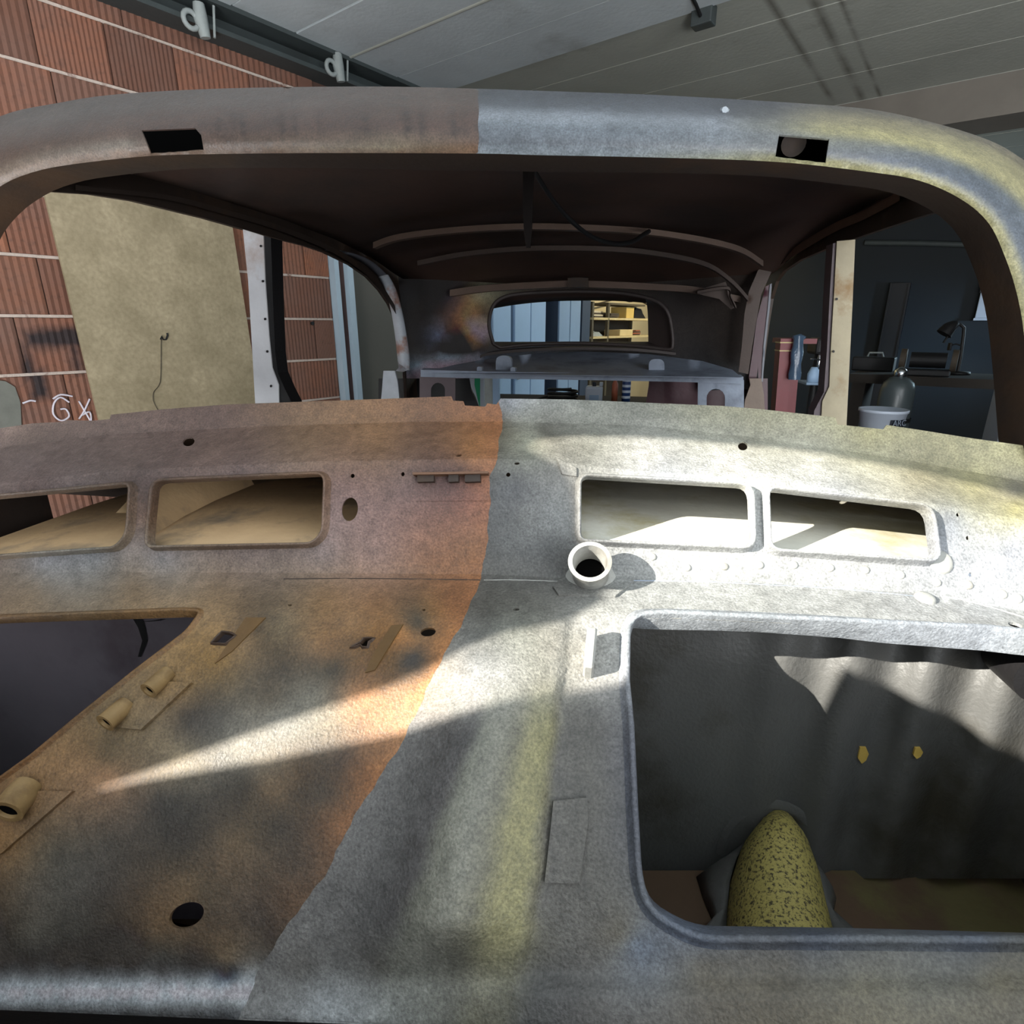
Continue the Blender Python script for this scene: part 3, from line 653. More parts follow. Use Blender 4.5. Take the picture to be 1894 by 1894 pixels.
A = [[(r*(.87+.12*z)*1.012*math.sin(t), -r*(.87+.12*z)*1.012*math.cos(t), z*hb*.88) for z in (.02, .74)] for t in np.linspace(-.02, .95, 10)]
MB().grid(np.array(A)[:, ::-1]).build('label_sheet', M['label'], c, True)
tc = bpy.data.curves.new('lettering', 'FONT'); tc.body = 'ARC'; tc.size = hb*.34; tc.extrude = .0006; tc.align_x = 'CENTER'; tc.materials.append(M['labeltext'])
tmp = bpy.data.objects.new('lettering', tc); scene.collection.objects.link(tmp); dg = bpy.context.evaluated_depsgraph_get(); me = bpy.data.meshes.new_from_object(tmp.evaluated_get(dg)); bpy.data.objects.remove(tmp)
to = bpy.data.objects.new('lettering', me); scene.collection.objects.link(to); to.parent = c; me.materials.clear(); me.materials.append(M['labeltext']); to.location = (r*.97*math.sin(.42)+.002, -r*.97*math.cos(.42)-.006, hb*.42); to.rotation_euler = (math.radians(86), 0, .42)
wb = empty('machine_bench', (2.75, 5.35, 0), -RA, label='dark cluttered machine bench below the desk lamp', cat='bench')
MB().box((-.75, -.35, .95), (.95, .35, 1.02)).build('bench_top', M['wood'], wb)
for x in (-.68, .88): MB().box((x-.05, -.3, 0), (x+.05, .3, .95)).build('leg', M['wood'], wb)
c = empty('grinder', (float(onY(1712, 690, 5.3)[0]), 5.3, 1.02), -RA, label='dark bench grinder silhouette left of the desk lamp', cat='grinder')
MB().box((-.16, -.1, 0), (.16, .1, .05)).build('base', M['black'], c, bevel=.01)
m = MB().tube([(-.12, 0, .12), (.12, 0, .12)], .06, 16); m.build('motor', M['black'], c, True)
for x in (-.17, .17): MB().tube([(x-.02, 0, .12), (x+.02, 0, .12)], .085, 20).build('wheel', M['grime'], c, True)
ly = 5.45; lx = float(onY(1780, 660, ly)[0]); c = empty('desk_lamp', (lx, ly, 1.02), 0, label='black articulated lamp bending over the dark bench', cat='lamp')
def lp(x, y): p = onY(x, y, ly); return np.array([p[0]-lx, 0, p[2]-1.02])
MB().tube([(lp(1776,668)[0], 0, 0), lp(1777,660), lp(1782,620), lp(1783,606), lp(1776,600), lp(1766,601)], .012, 10).build('arm', M['black'], c, True)
h0 = lp(1766, 600); h1 = lp(1756, 606); MB().tube([h0+[.02, 0, .01], h0, h1, h1+[-.03, 0, -.05]], [.02, .035, .05, .06], 14).build('lamp_head', M['black'], c, True)
MB().tube([lp(1760,612), lp(1752,624), lp(1745,634)], .008, 6).build('cord', M['rubber'], c, True); MB().box(tuple(lp(1753,648)-[0, .02, 0]), tuple(lp(1760,634)+[0, .02, 0])).build('switch_box', M['black'], c, bevel=.004); MB().lathe([(0, 0), (.09, 0), (.085, .025), (0, .03)], (float(lp(1776,668)[0]), 0, 0), 18).build('base', M['black'], c, True)
MB().tube([lp(1780,640), lp(1768,636), lp(1757,640)], .006, 6).build('stay', M['black'], c, True)
c = empty('tool_box', (float(onY(1700, 690, 5.2)[0])-.10, 5.82, 1.02), -RA, label='dark tool box on the machine bench right of the grinder', cat='tool box')
MB().box((-.16, -.1, 0), (.16, .1, .12)).build('body', M['black'], c, bevel=.01); MB().tube([(-.06, 0, .12), (-.05, 0, .155), (.05, 0, .155), (.06, 0, .12)], .008, 8).build('handle', M['galv'], c, True)
P = np.array(onplane(1652, 600, N_, 8.46)); z1_ = float(onplane(1655, 524, N_, 8.46)[2])
c = empty('wall_post', (P[0], P[1], 0), -RA, label='dark upright steel post on the dim back wall', cat='post')
MB().box((-.095, -.04, 0), (.095, .04, z1_)).build('web', M['black'], c); MB().box((-.10, -.055, 0), (-.08, .04, z1_)).box((.08, -.055, 0), (.10, .04, z1_)).build('flange', M['black'], c)
P = onplane(1828, 563, N_, 8.44); c = empty('switch_cabinet', tuple(P), -RA, label='pale switch cabinet high on the back wall', cat='switch cabinet')
MB().box((-.09, -.06, -.14), (.09, .05, .12)).build('case', M['whitepl'], c, bevel=.006); MB().box((-.10, -.07, -.165), (.10, .05, -.14)).build('ledge', M['whitepl'], c); MB().box((-.10, -.05, .12), (.11, .05, .36)).build('hood', M['black'], c)
m = MB().tube([onplane(x, y, N_, 8.44) for x, y in ((1600,449),(1700,450),(1900,456))], .03, 10)
mk('conduit_pipe', m.v, m.f, M['railmetal'], None, True, True, label='dark conduit pipe along the top of the back wall', cat='pipe')
c = empty('louvred_crate', (float(onY(1890, 760, 3.1)[0]), 3.1, 0), -.3, label='white slatted crate at the right edge of the dark room', cat='crate')
zt = float(onY(1885, 712, 3.1)[2]); MB().box((-.06, 0, 0), (.3, .3, zt)).build('case', M['whitepl'], c, bevel=.01)
for k in range(7): MB().box((-.05+.04*k, -.012, zt-.55), (-.025+.04*k, 0, zt-.06)).build('slat', M['cab2'], c)
# ================================================================== car body
CX = -0.17                                                              # the car's centre line
car = empty('car_body', (CX, 1.6, 0), 0, label='stripped vintage car body shell, half rust brown and half pale primer, filling the foreground', cat='car body')

ROWS = [
 (.78, [(-200,815),(0,795),(200,775),(430,755),(560,745),(840,735),(930,737),(1200,745),(1400,757),(1560,776),(1640,787),(1760,805),(1894,825),(2100,860)]),
 (.76, [(-200,855),(0,828),(210,803),(500,788),(780,780),(930,780),(1190,787),(1420,812),(1660,848),(1894,890),(2100,935)]),
 (.66, [(-200,930),(0,895),(200,872),(430,860),(600,853),(900,848),(1030,852),(1100,864),(1380,885),(1560,905),(1720,930),(1894,962),(2100,1005)]),
 (.60, [(-200,1064),(0,1060),(300,1058),(600,1060),(900,1062),(1050,1070),(1170,1072),(1400,1078),(1690,1097),(1894,1130),(2100,1170)]),
 (.53, [(-200,1150),(0,1144),(370,1131),(900,1140),(1170,1145),(1560,1153),(1894,1180),(2100,1200)]),
 (.31, [(-200,1770),(0,1785),(480,1800),(950,1805),(2100,1805)]),
 (.288, [(-200,1862),(0,1868),(480,1888),(950,1905),(2100,1915)]),
 (.292, [(-200,1900),(0,1906),(480,1925),(950,1942),(2100,1950)]),
]
def rowy(k, x): a = np.array(ROWS[k][1], float); return np.interp(x, a[:, 0], a[:, 1])
FOLD = np.array([(1052,1130),(1040,1240),(1030,1300),(1010,1480),(1000,1600),(975,1750),(950,1894),(940,1990)], float)
def sm(x): x = np.clip(x, 0, 1); return x*x*(3-2*x)
def dashY(P):
    P = np.asarray(P, float); x = P[:, 0]; R = np.array([rowy(k, x) for k in range(len(ROWS))])
    iv = np.array([1/r[0] for r in ROWS]); tot = 0
    for off in (-7, -4.7, -2.3, 0, 2.3, 4.7, 7):
        y = P[:, 1]+off; o = np.zeros(len(P)); done = np.zeros(len(P), bool)
        for k in range(len(ROWS)-1):
            t = (y-R[k])/(R[k+1]-R[k]); sel = ~done & ((t <= 1) | (k == len(ROWS)-2))
            o[sel] = (iv[k]+(iv[k+1]-iv[k])*t[sel]); done |= sel
        tot = tot+o/7
    Y = 1/tot*(1+.08*(x-864)/1000)
    y = P[:, 1]
    cx = 935-(y-1150)*.19
    Y = Y-.022*np.exp(-((x-cx)/105)**2)*sm((y-1120)/180)*(1-sm((y-1700)/120))
    fx = np.interp(y, FOLD[:, 1], FOLD[:, 0])
    Y = Y+.005*sm((x-fx+8)/16)*sm((y-1130)/30)*(1-sm((y-1790)/60))
    Y = Y-.006*np.exp(-((x-560)/60)**2-((y-1190)/40)**2)-.006*np.exp(-((x-740)/40)**2-((y-1190)/60)**2)
    return Y
def S_dash(P): q = rays(P); return CAM+q*(dashY(P)/q[:, 1])[:, None]

SEAM = np.array([(925,700),(925,745),(928,790),(918,850),(908,880),(905,950),(900,1000),(893,1060),(875,1110),(850,1160),(810,1230),(775,1310),(745,1370),(700,1440),(650,1520),(600,1620),(540,1700),(480,1790),(440,1894),(430,1950)], float)
def seamwob(y): return 1.6*np.sin(np.asarray(y)*.083)+1.0*np.sin(np.asarray(y)*.19+1)+.7*np.sin(np.asarray(y)*.031+2)
def side_dash(P):
    w = seamwob(P[:, 1])
    return P[:, 0]-np.interp(P[:, 1], SEAM[:, 1], SEAM[:, 0])-w
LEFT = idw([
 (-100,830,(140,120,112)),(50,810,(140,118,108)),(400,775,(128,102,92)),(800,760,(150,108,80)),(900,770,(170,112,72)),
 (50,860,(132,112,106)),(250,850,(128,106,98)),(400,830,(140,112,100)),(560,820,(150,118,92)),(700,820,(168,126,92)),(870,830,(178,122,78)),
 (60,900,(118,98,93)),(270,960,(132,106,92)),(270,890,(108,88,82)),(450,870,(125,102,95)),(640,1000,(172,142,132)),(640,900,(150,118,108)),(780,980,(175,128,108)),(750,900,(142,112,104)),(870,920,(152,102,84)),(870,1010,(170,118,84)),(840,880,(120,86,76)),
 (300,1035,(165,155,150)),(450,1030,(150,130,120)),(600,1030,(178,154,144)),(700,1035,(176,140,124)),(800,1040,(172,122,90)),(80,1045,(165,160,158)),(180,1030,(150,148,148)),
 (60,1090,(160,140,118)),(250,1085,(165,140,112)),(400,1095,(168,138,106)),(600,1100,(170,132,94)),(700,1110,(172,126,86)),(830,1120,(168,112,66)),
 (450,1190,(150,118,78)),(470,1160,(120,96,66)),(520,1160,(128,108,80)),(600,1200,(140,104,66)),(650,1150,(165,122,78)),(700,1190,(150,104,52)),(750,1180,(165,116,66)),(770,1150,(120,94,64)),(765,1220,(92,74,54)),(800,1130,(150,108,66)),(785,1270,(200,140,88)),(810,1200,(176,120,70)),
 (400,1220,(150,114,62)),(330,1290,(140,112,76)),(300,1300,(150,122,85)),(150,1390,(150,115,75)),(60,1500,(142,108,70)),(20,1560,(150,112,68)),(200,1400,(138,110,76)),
 (400,1310,(100,90,76)),(350,1330,(96,84,70)),(460,1260,(112,96,74)),(520,1235,(100,86,68)),(620,1240,(104,86,64)),(500,1290,(120,108,90)),(450,1370,(160,152,136)),(520,1340,(160,154,140)),(620,1330,(170,148,120)),(590,1290,(150,140,122)),(660,1290,(195,142,98)),(720,1300,(190,140,96)),(330,1395,(165,146,116)),(200,1430,(170,130,92)),  # lighter samples along the sun band put sunlight into the paint
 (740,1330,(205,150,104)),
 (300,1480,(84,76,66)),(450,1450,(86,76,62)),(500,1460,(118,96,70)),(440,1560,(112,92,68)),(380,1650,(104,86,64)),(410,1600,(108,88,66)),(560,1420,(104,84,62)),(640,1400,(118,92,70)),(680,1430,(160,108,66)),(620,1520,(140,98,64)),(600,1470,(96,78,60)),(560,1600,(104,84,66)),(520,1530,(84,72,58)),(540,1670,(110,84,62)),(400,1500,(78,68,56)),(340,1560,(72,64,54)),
 (200,1560,(98,88,76)),(200,1640,(92,82,72)),(60,1640,(112,100,84)),(100,1580,(104,94,78)),(345,1650,(120,96,68)),(300,1710,(118,92,64)),(390,1690,(100,82,62)),(480,1700,(88,74,62)),(500,1740,(82,70,58)),(150,1720,(78,72,63)),(60,1740,(88,82,72)),(300,1770,(72,66,58)),(420,1780,(70,62,54))]+[(x,1832,(188,195,200)) for x in range(-120,520,50)]+[(x,1800,(104,104,104)) for x in range(-120,480,60)]+[(x,1868,(120,122,124)) for x in range(-120,480,60)], SAT=.92)  # pale row on the lower lip paints in the sky's reflection
RIGHT = idw([  # paler where the sun falls, darker in shade: light put into the paint
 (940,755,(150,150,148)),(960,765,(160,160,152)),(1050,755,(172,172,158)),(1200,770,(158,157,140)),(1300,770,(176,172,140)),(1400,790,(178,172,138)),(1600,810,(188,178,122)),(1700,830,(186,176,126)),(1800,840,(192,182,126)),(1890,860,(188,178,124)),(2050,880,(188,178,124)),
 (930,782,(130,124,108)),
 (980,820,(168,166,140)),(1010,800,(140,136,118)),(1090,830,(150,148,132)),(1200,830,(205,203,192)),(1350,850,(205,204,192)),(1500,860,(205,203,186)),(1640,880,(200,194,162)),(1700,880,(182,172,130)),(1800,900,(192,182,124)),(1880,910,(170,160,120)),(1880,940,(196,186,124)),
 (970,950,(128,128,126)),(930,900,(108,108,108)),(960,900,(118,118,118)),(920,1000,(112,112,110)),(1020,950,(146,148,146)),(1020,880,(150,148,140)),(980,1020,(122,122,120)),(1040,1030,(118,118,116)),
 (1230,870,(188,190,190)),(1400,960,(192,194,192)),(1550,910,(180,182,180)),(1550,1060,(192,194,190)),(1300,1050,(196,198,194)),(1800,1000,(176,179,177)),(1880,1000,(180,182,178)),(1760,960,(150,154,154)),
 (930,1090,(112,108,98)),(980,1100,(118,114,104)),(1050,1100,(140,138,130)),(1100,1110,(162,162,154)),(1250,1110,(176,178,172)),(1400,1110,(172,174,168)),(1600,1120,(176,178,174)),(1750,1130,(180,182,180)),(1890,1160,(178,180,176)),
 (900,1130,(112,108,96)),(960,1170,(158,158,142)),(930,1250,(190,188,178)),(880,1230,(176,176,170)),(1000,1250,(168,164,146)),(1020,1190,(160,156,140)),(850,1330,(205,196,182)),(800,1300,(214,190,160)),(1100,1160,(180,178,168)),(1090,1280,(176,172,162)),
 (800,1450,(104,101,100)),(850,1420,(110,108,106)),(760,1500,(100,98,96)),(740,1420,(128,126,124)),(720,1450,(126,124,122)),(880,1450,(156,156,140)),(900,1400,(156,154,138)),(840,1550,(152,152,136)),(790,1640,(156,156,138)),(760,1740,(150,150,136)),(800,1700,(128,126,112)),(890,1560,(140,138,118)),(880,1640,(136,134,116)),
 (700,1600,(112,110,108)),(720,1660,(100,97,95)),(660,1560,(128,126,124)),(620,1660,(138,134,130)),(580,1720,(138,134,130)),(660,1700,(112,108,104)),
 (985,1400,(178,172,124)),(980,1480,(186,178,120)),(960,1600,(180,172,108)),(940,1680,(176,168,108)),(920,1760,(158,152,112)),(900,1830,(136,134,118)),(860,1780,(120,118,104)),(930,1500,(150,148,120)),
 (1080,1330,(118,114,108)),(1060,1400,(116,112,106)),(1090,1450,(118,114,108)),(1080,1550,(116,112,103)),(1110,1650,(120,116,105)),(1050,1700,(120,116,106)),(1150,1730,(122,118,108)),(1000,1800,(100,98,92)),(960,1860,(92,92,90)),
 (700,1790,(118,115,106)),(560,1790,(116,112,106)),(600,1850,(178,184,186)),(700,1850,(160,164,160)),(780,1850,(140,142,132)),(880,1870,(112,110,98)),  # pale lip samples carry on the painted sky reflection
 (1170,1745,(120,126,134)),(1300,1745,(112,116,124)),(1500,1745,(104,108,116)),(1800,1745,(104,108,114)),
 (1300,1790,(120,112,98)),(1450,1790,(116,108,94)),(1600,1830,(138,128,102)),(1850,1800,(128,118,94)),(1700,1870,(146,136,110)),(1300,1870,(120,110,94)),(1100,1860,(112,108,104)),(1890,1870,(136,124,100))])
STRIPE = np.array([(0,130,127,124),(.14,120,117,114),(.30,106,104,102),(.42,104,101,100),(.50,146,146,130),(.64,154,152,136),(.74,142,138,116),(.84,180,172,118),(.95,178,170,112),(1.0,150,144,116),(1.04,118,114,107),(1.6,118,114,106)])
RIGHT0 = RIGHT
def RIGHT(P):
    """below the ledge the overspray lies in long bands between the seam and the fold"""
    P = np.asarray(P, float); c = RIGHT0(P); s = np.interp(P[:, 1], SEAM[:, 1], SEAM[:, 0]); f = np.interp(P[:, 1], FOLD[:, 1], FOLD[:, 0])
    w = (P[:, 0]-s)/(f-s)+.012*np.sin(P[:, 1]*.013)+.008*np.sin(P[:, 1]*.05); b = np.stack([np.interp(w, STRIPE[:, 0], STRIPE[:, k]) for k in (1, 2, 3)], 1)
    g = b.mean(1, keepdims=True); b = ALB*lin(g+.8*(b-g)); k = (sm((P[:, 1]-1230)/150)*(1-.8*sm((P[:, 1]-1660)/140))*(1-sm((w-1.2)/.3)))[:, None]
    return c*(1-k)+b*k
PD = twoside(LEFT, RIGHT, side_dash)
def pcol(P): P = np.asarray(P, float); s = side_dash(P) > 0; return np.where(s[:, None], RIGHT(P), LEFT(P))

XS = np.arange(-160, 2061, 20)
def rowline(k): return [(x, float(rowy(k, x))) for x in XS]
STEP = 11
seamline = [tuple(p) for p in dens(SEAM, 6, False)]
def seampart(y0, y1): return [[(np.interp(y, SEAM[:, 1], SEAM[:, 0])+float(seamwob(y)), y) for y in np.arange(y0, y1, 6)]]

flange_top = [(-160,812),(0,792),(60,783),(118,780),(121,777),(172,778),(203,775),(205,767),(300,757),(420,748),(560,743),(700,738),(835,733),(838,741),(857,742),(860,750),(898,752),(901,746),(918,748),(926,737),(1060,739),(1200,745),(1340,751),(1410,757),(1545,772),(1549,785),(1634,794),(1640,786),(1700,795),(1800,811),(1894,824),(2060,850)]
sheet('windshield_flange', flange_top+rowline(1)[::-1], [], S_dash, STEP, M['paint'], car, .0018, seampart(756, 777), PD, label='ragged cut windshield flange')
sheet('cowl_panel', rowline(1)+rowline(2)[::-1], [ell(349,817,11,8,-15), ell(1374,825,9,8), ell(848,842,6,2.2)], S_dash, STEP, M['paint'], car, .002, seampart(786, 846), PD)
V_L1 = rounded([(-110,932),(248,898),(242,990),(222,1011),(-110,1034)], [0,12,20,10,0])
V_L2 = rounded([(292,893),(604,880),(600,985),(582,1004),(282,1010),(283,985)], [18,16,14,14,10,6])
V_R1 = rounded([(1074,884),(1384,902),(1388,1013),(1074,998)], [16,22,20,12])
V_R2 = rounded([(1417,907),(1712,942),(1724,1038),(1422,1016)], [16,26,18,18])
small = [ell(652,880,4,4,n=10), ell(745,877,3.5,4,n=10), ell(940,878,4,4,n=10), ell(956,857,5,2.5,n=10), ell(1772,952,3.5,4,n=10), ell(1790,995,3.5,4,n=10), ell(1795,1063,4,4,n=10), ell(1762,872,3,3,n=10)]
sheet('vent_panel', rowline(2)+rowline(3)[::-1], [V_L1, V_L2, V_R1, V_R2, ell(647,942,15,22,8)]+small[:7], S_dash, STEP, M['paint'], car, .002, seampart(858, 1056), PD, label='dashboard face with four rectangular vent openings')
O_R = rounded([(1166,1142),(1240,1140),(1500,1152),(1830,1168),(2030,1190),(2030,1730),(1500,1727),(1290,1727),(1205,1680),(1187,1620),(1180,1500),(1172,1340),(1164,1260)], [34,0,0,0,0,0,0,40,40,30,0,0,0])
O_L = rounded([(-130,1156),(0,1144),(150,1138),(335,1131),(371,1133),(345,1168),(250,1240),(150,1320),(60,1395),(0,1438),(-130,1530)], [0,0,0,0,10,12,0,0,0,0,0])
torn1 = [(393,1190),(402,1180),(412,1170),(425,1172),(437,1177),(428,1183),(418,1191),(404,1190)]
torn2 = [(650,1199),(668,1189),(674,1182),(692,1182),(682,1188),(680,1197),(672,1197),(668,1192)]
fire_holes = [O_R, O_L, ell(345,1693,34,22,-25,28), ell(792,1169,14,8,-8), torn1, torn2, ell(536,1119,4,2,n=8), ell(784,1128,3,2,n=8), ell(955,1127,6,2.5,n=10), ell(1878,1156,14,4,14), ell(1000,1058,5,3,n=8)]
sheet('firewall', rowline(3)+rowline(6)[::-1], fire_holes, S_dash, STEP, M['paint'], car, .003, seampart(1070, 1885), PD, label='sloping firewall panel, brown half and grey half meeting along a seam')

for ring in (V_L1, V_L2): lip('vent_rim', ring, S_dash, .011, .0032, M['paint'], car, lambda R: pcol(R)*np.array([.85, .78, .62]))
for ring in (V_R1, V_R2): lip('vent_rim', ring, S_dash, .012, .0034, M['paint'], car, lambda R: RIGHT(R))
lip('opening_rim', O_R, S_dash, .006, .005, M['paint'], car, lambda R: RIGHT(R)*np.array([.9, .95, 1.05]), .022, label='rolled rim of the large square opening')
lip('opening_rim', O_L, S_dash, .003, .003, M['paint'], car, lambda R: LEFT(R)*np.array([.72, .6, .45]), .01)

# fittings on the firewall
def patch(name, poly, h, mat, label=None, colors=True, bev=.0008):
    R = dens(poly, 10); X = S_dash(R); NN = np.array([normal_at(S_dash, r)[1] for r in R]); n = len(R)
    P, T = tri2d(R, [], 14); Xp = S_dash(P); Np = np.array([normal_at(S_dash, r)[1] for r in P]); top = Xp+Np*h
    a = np.cross(top[T[:, 1]]-top[T[:, 0]], top[T[:, 2]]-top[T[:, 0]])
    if ((CAM-top[T].mean(1))*a).sum() < 0: T = T[:, ::-1]
    Vv = list(top); Fc = [tuple(t) for t in T]; k = len(Vv)
    A = X+NN*h; B = X-NN*.001; area2 = sum(R[i][0]*R[(i+1) % n][1]-R[(i+1) % n][0]*R[i][1] for i in range(n))
    Vv += list(A)+list(B)
    for i in range(n):
        j = (i+1) % n; q = (k+i, k+j, k+n+j, k+n+i); Fc.append(q if area2 < 0 else q[::-1])
    cols = None
    if colors is True:
        Q = np.concatenate([P, R, R]); cc = pcol(Q); cols = np.ones((sum(len(f) for f in Fc), 4)); c = 0
        for f in Fc:
            for q in f: cols[c, :3] = cc[q]; c += 1
    return mk(name, Vv, Fc, mat, car, False, True, colors=cols, label=label)
patch('weld_plate', [(1043,1043),(1170,1046),(1172,1078),(1138,1106),(1033,1103),(1022,1088),(1040,1070)], .003, M['paint'])
patch('tacked_plate', [(1022,1482),(1086,1476),(1088,1520),(1072,1632),(1006,1630),(1014,1560)], .005, M['paint'], 'raised rectangular plate beside the large opening')
patch('tacked_plate', [(290,1262),(358,1264),(265,1351),(215,1346),(232,1318)], .004, M['paint'])
patch('tacked_plate', [(60,1462),(140,1463),(8,1578),(-60,1600),(-60,1560)], .004, M['paint'])
patch('raised_strip', [(725,1158),(746,1156),(694,1240),(676,1245),(690,1212)], .0015, M['ochre'], 'brown ochre shadow strip painted below the seam')
patch('raised_strip', [(455,1143),(492,1143),(430,1205),(398,1228)], .0012, M['ochre'])  # second painted shadow strip
patch('raised_strip', [(1030,850),(1066,866),(1066,882),(1040,878)], .002, M['paint'])
patch('patch_plate', [(800,905),(905,903),(905,926),(770,927)], .0008, M['paint'])
M['stub'] = surf('ochre_brown_tube', (128, 104, 68), .55, scale=60, col2=(98, 76, 46))
for x0, y0, x1, y1, r in [(12,1494,58,1452,19),(194,1330,238,1302,14),(274,1270,314,1244,13)]:
    X0, n0 = normal_at(S_dash, (x0, y0+8)); X1, n1 = normal_at(S_dash, (x1, y1)); s = np.linalg.norm(X0-CAM)/F
    A = X0+(CAM-X0)/np.linalg.norm(CAM-X0)*r*s*2.1; B = X1+n1*r*s*.2
    m = MB().tube([A, A+(B-A)*.05, A*.4+B*.6, B], [r*s*1.04, r*s, r*s, r*s*.9], 20, True, .66)
    tube_ = mk('stub_tube', m.v, m.f, M['stub'], car, True, True, flat=m.flat)
    c_ = A+(B-A)*.12; m = MB().tube([c_, c_+(B-A)*.02], r*s*.67, 16); mk('bore_shade_disc', m.v, m.f, M['void'], tube_, False, True)  # dark disc plugs the tube to paint the shade inside
def seamline3(name, pts, mat, r=.0008):
    C_ = spl(pts, 6); m = MB().tube([normal_at(S_dash, c)[0] for c in C_], r, 5); return mk(name, m.v, m.f, mat, car, True, True)
seamline3('weld_seam', [(525,1071),(640,1070),(760,1071),(888,1073)], M['rust_dark'])
seamline3('weld_seam', [(895,1073),(960,1073),(1045,1076)], M['greymetal'])
seamline3('weld_seam', [(1172,1074),(1300,1076),(1420,1082),(1560,1090),(1690,1103)], M['bluegrey'])
seamline3('weld_seam', [(1760,1104),(1820,1120),(1894,1142)], M['greymetal'], .0012)
# steering column tube
Xc, nc = normal_at(S_dash, (1092,1068)); ax = nc*.9+np.array([-.02, -.30, .45]); ax /= np.linalg.norm(ax)
top = onY(1091, 1038, dashY([[1091, 1052]])[0]-.036); ax = (top-Xc)/np.linalg.norm(top-Xc)
r0 = 40*np.linalg.norm((top-CAM))/F*.97
m = MB().tube([Xc-ax*.01, Xc+(top-Xc)*.6, top-ax*.006, top-ax*.0015, top], [r0*.88, r0*.92, r0*.97, r0*1.03, r0*1.03], 32, True, .80)
ct_ = mk('column_tube', m.v, m.f, M['greymetal'], car, True, True, flat=m.flat, label='open pipe stub for the steering column')
m = MB().tube([Xc+(top-Xc)*.30, Xc+(top-Xc)*.33], r0*.78, 24); mk('bore_shade_disc', m.v, m.f, M['void'], ct_, False, True)  # dark disc paints the shade down the pipe
m = MB().tube([Xc+nc*.003, Xc+nc*.010], [r0*1.25, r0*.95], 32); mk('weld_bead', m.v, m.f, M['greymetal'], car, True, True)
# upright tab right of the column
A0, na = normal_at(S_dash, (1094,1180)); A1, nb = normal_at(S_dash, (1087,1254))
t = np.cross(na, A1-A0); t /= np.linalg.norm(t)
if t[0] < 0: t = -t
m = MB(); hgt = .024
for P0, P1 in [(A0, A1)]:
    q = []
    for w in (-.005, .005):
        q.append([P0+t*w-na*.002, P1+t*w-na*.002, P1+t*w+na*hgt*.9, P1*.85+P0*.15+t*w+na*hgt, P0*.85+P1*.15+t*w+na*hgt, P0+t*w+na*hgt*.9])
    n6 = 6; m.add(q[0]+q[1], [list(range(6)), list(range(6, 12))[::-1]]+[(i, 6+i, 6+(i+1) % 6, (i+1) % 6) for i in range(6)], False)
mk('upright_tab', m.v, m.f, M['greymetal'], car, False, True, label='upright welded tab beside the large opening').modifiers.new('b', 'BEVEL').width = .002
# rivets, studs, round cap
def stud(name, x, y, rpx, h, mat):
    X, n = normal_at(S_dash, (x, y)); s = np.linalg.norm(X-CAM)/F*rpx
    a = np.cross(n, [0, 0, 1]); a /= np.linalg.norm(a); b = np.cross(n, a); m = MB(); V = []; k = 12
    for rr, z in ((1.1, -.02), (1, .45), (.8, .85), (.4, 1)):
        V += [X+(a*math.cos(w)+b*math.sin(w))*s*rr+n*h*z for w in np.linspace(0, 2*math.pi, k, endpoint=False)]
    V.append(X+n*h*1.02); Fc = [(i*k+j, i*k+(j+1) % k, (i+1)*k+(j+1) % k, (i+1)*k+j) for i in range(3) for j in range(k)]+[(3*k+j, 3*k+(j+1) % k, 4*k) for j in range(k)]
    return mk(name, V, Fc, mat, car, True, True)
for x, y in [(1271,1050),(1340,1048),(1405,1045),(1468,1045),(1535,1050),(1600,1054),(1665,1063),(1732,1077),(1791,1082),(1854,1099),(1882,1107),(1207,1030)]: stud('rivet', x, y, 6.5, .0022, M['greymetal'])
stud('round_cap', 1740, 1040, 17, .004, M['greymetal'])
stud('weld_blob', 1710, 1108, 14, .006, M['greymetal'])
# latch bracket above the seam
def barpx(name, pts, Yf, wpx, depth, mat, parent=car, **kw):
    """flat bar following pixels on the dash, wpx tall, standing depth proud"""
    A = []
    for x, y in pts:
        X, n = normal_at(S_dash, (x, y)); X2 = S_dash(np.array([[x, y+wpx]]))[0]
        A.append([X-n*.002, X+n*depth, X2+n*depth, X2-n*.002])
    A = np.array(A); m = MB().grid(A, False); m.add(A[0], [(0, 1, 2, 3)], False); m.add(A[-1], [(3, 2, 1, 0)], False)
    return mk(name, m.v, m.f, mat, parent, False, True, **kw)
lb = barpx('latch_bracket', [(768,878),(840,877),(905,876)], None, 4, .012, M['rust'], label='small torn hinge bracket at the top of the brown half')
for x0, x1 in ((775,805),(832,850),(862,890)): barpx('bracket_tooth', [(x0,881),(x1,880)], None, 13, .008, M['rust_dark'], lb)
# edges of torn metal around the two ragged holes
for ring in (torn1, torn2): lip('torn_edge', ring, S_dash, .003, .0012, M['rust_dark'], car)

# plenum behind the vents
def S_plen(P):
    q = rays(P); n = np.array([-.06, -.02, 1.0]); d = n.dot([0, .6, 1.135]); return CAM+q*((d-n.dot(CAM))/(q@n))[:, None]
def plan(name, xy, zf, mat, parent=car, thick=.0015, step=.05, **kw):
    return sheet(name, xy, [], lambda P: np.array([(x, y, zf(x, y)) for x, y in P]), step, mat, parent, thick, **kw)
def ductfloor(pts, mat):
    C_ = spl(pts, 6); Fp = S_dash(C_)+np.array([0, .008, -.001])
    A = np.array([[f+[0, 0, -.004], f, f*[1, 0, 1]+[.0, .82, .004], f*[1, 0, 1]+[.0, 1.02, .0]] for f in Fp]); m = MB().grid(A)
    mk('duct_floor', m.v, m.f, mat, car, True, True)
ductfloor([(-150,1046),(0,1036),(150,1026),(300,1018),(560,1016),(660,1018)], M['plenum_rust'])
ductfloor([(1020,1004),(1080,1006),(1250,1014),(1400,1024),(1600,1040),(1750,1052),(2000,1080)], M['plenum_grey'])
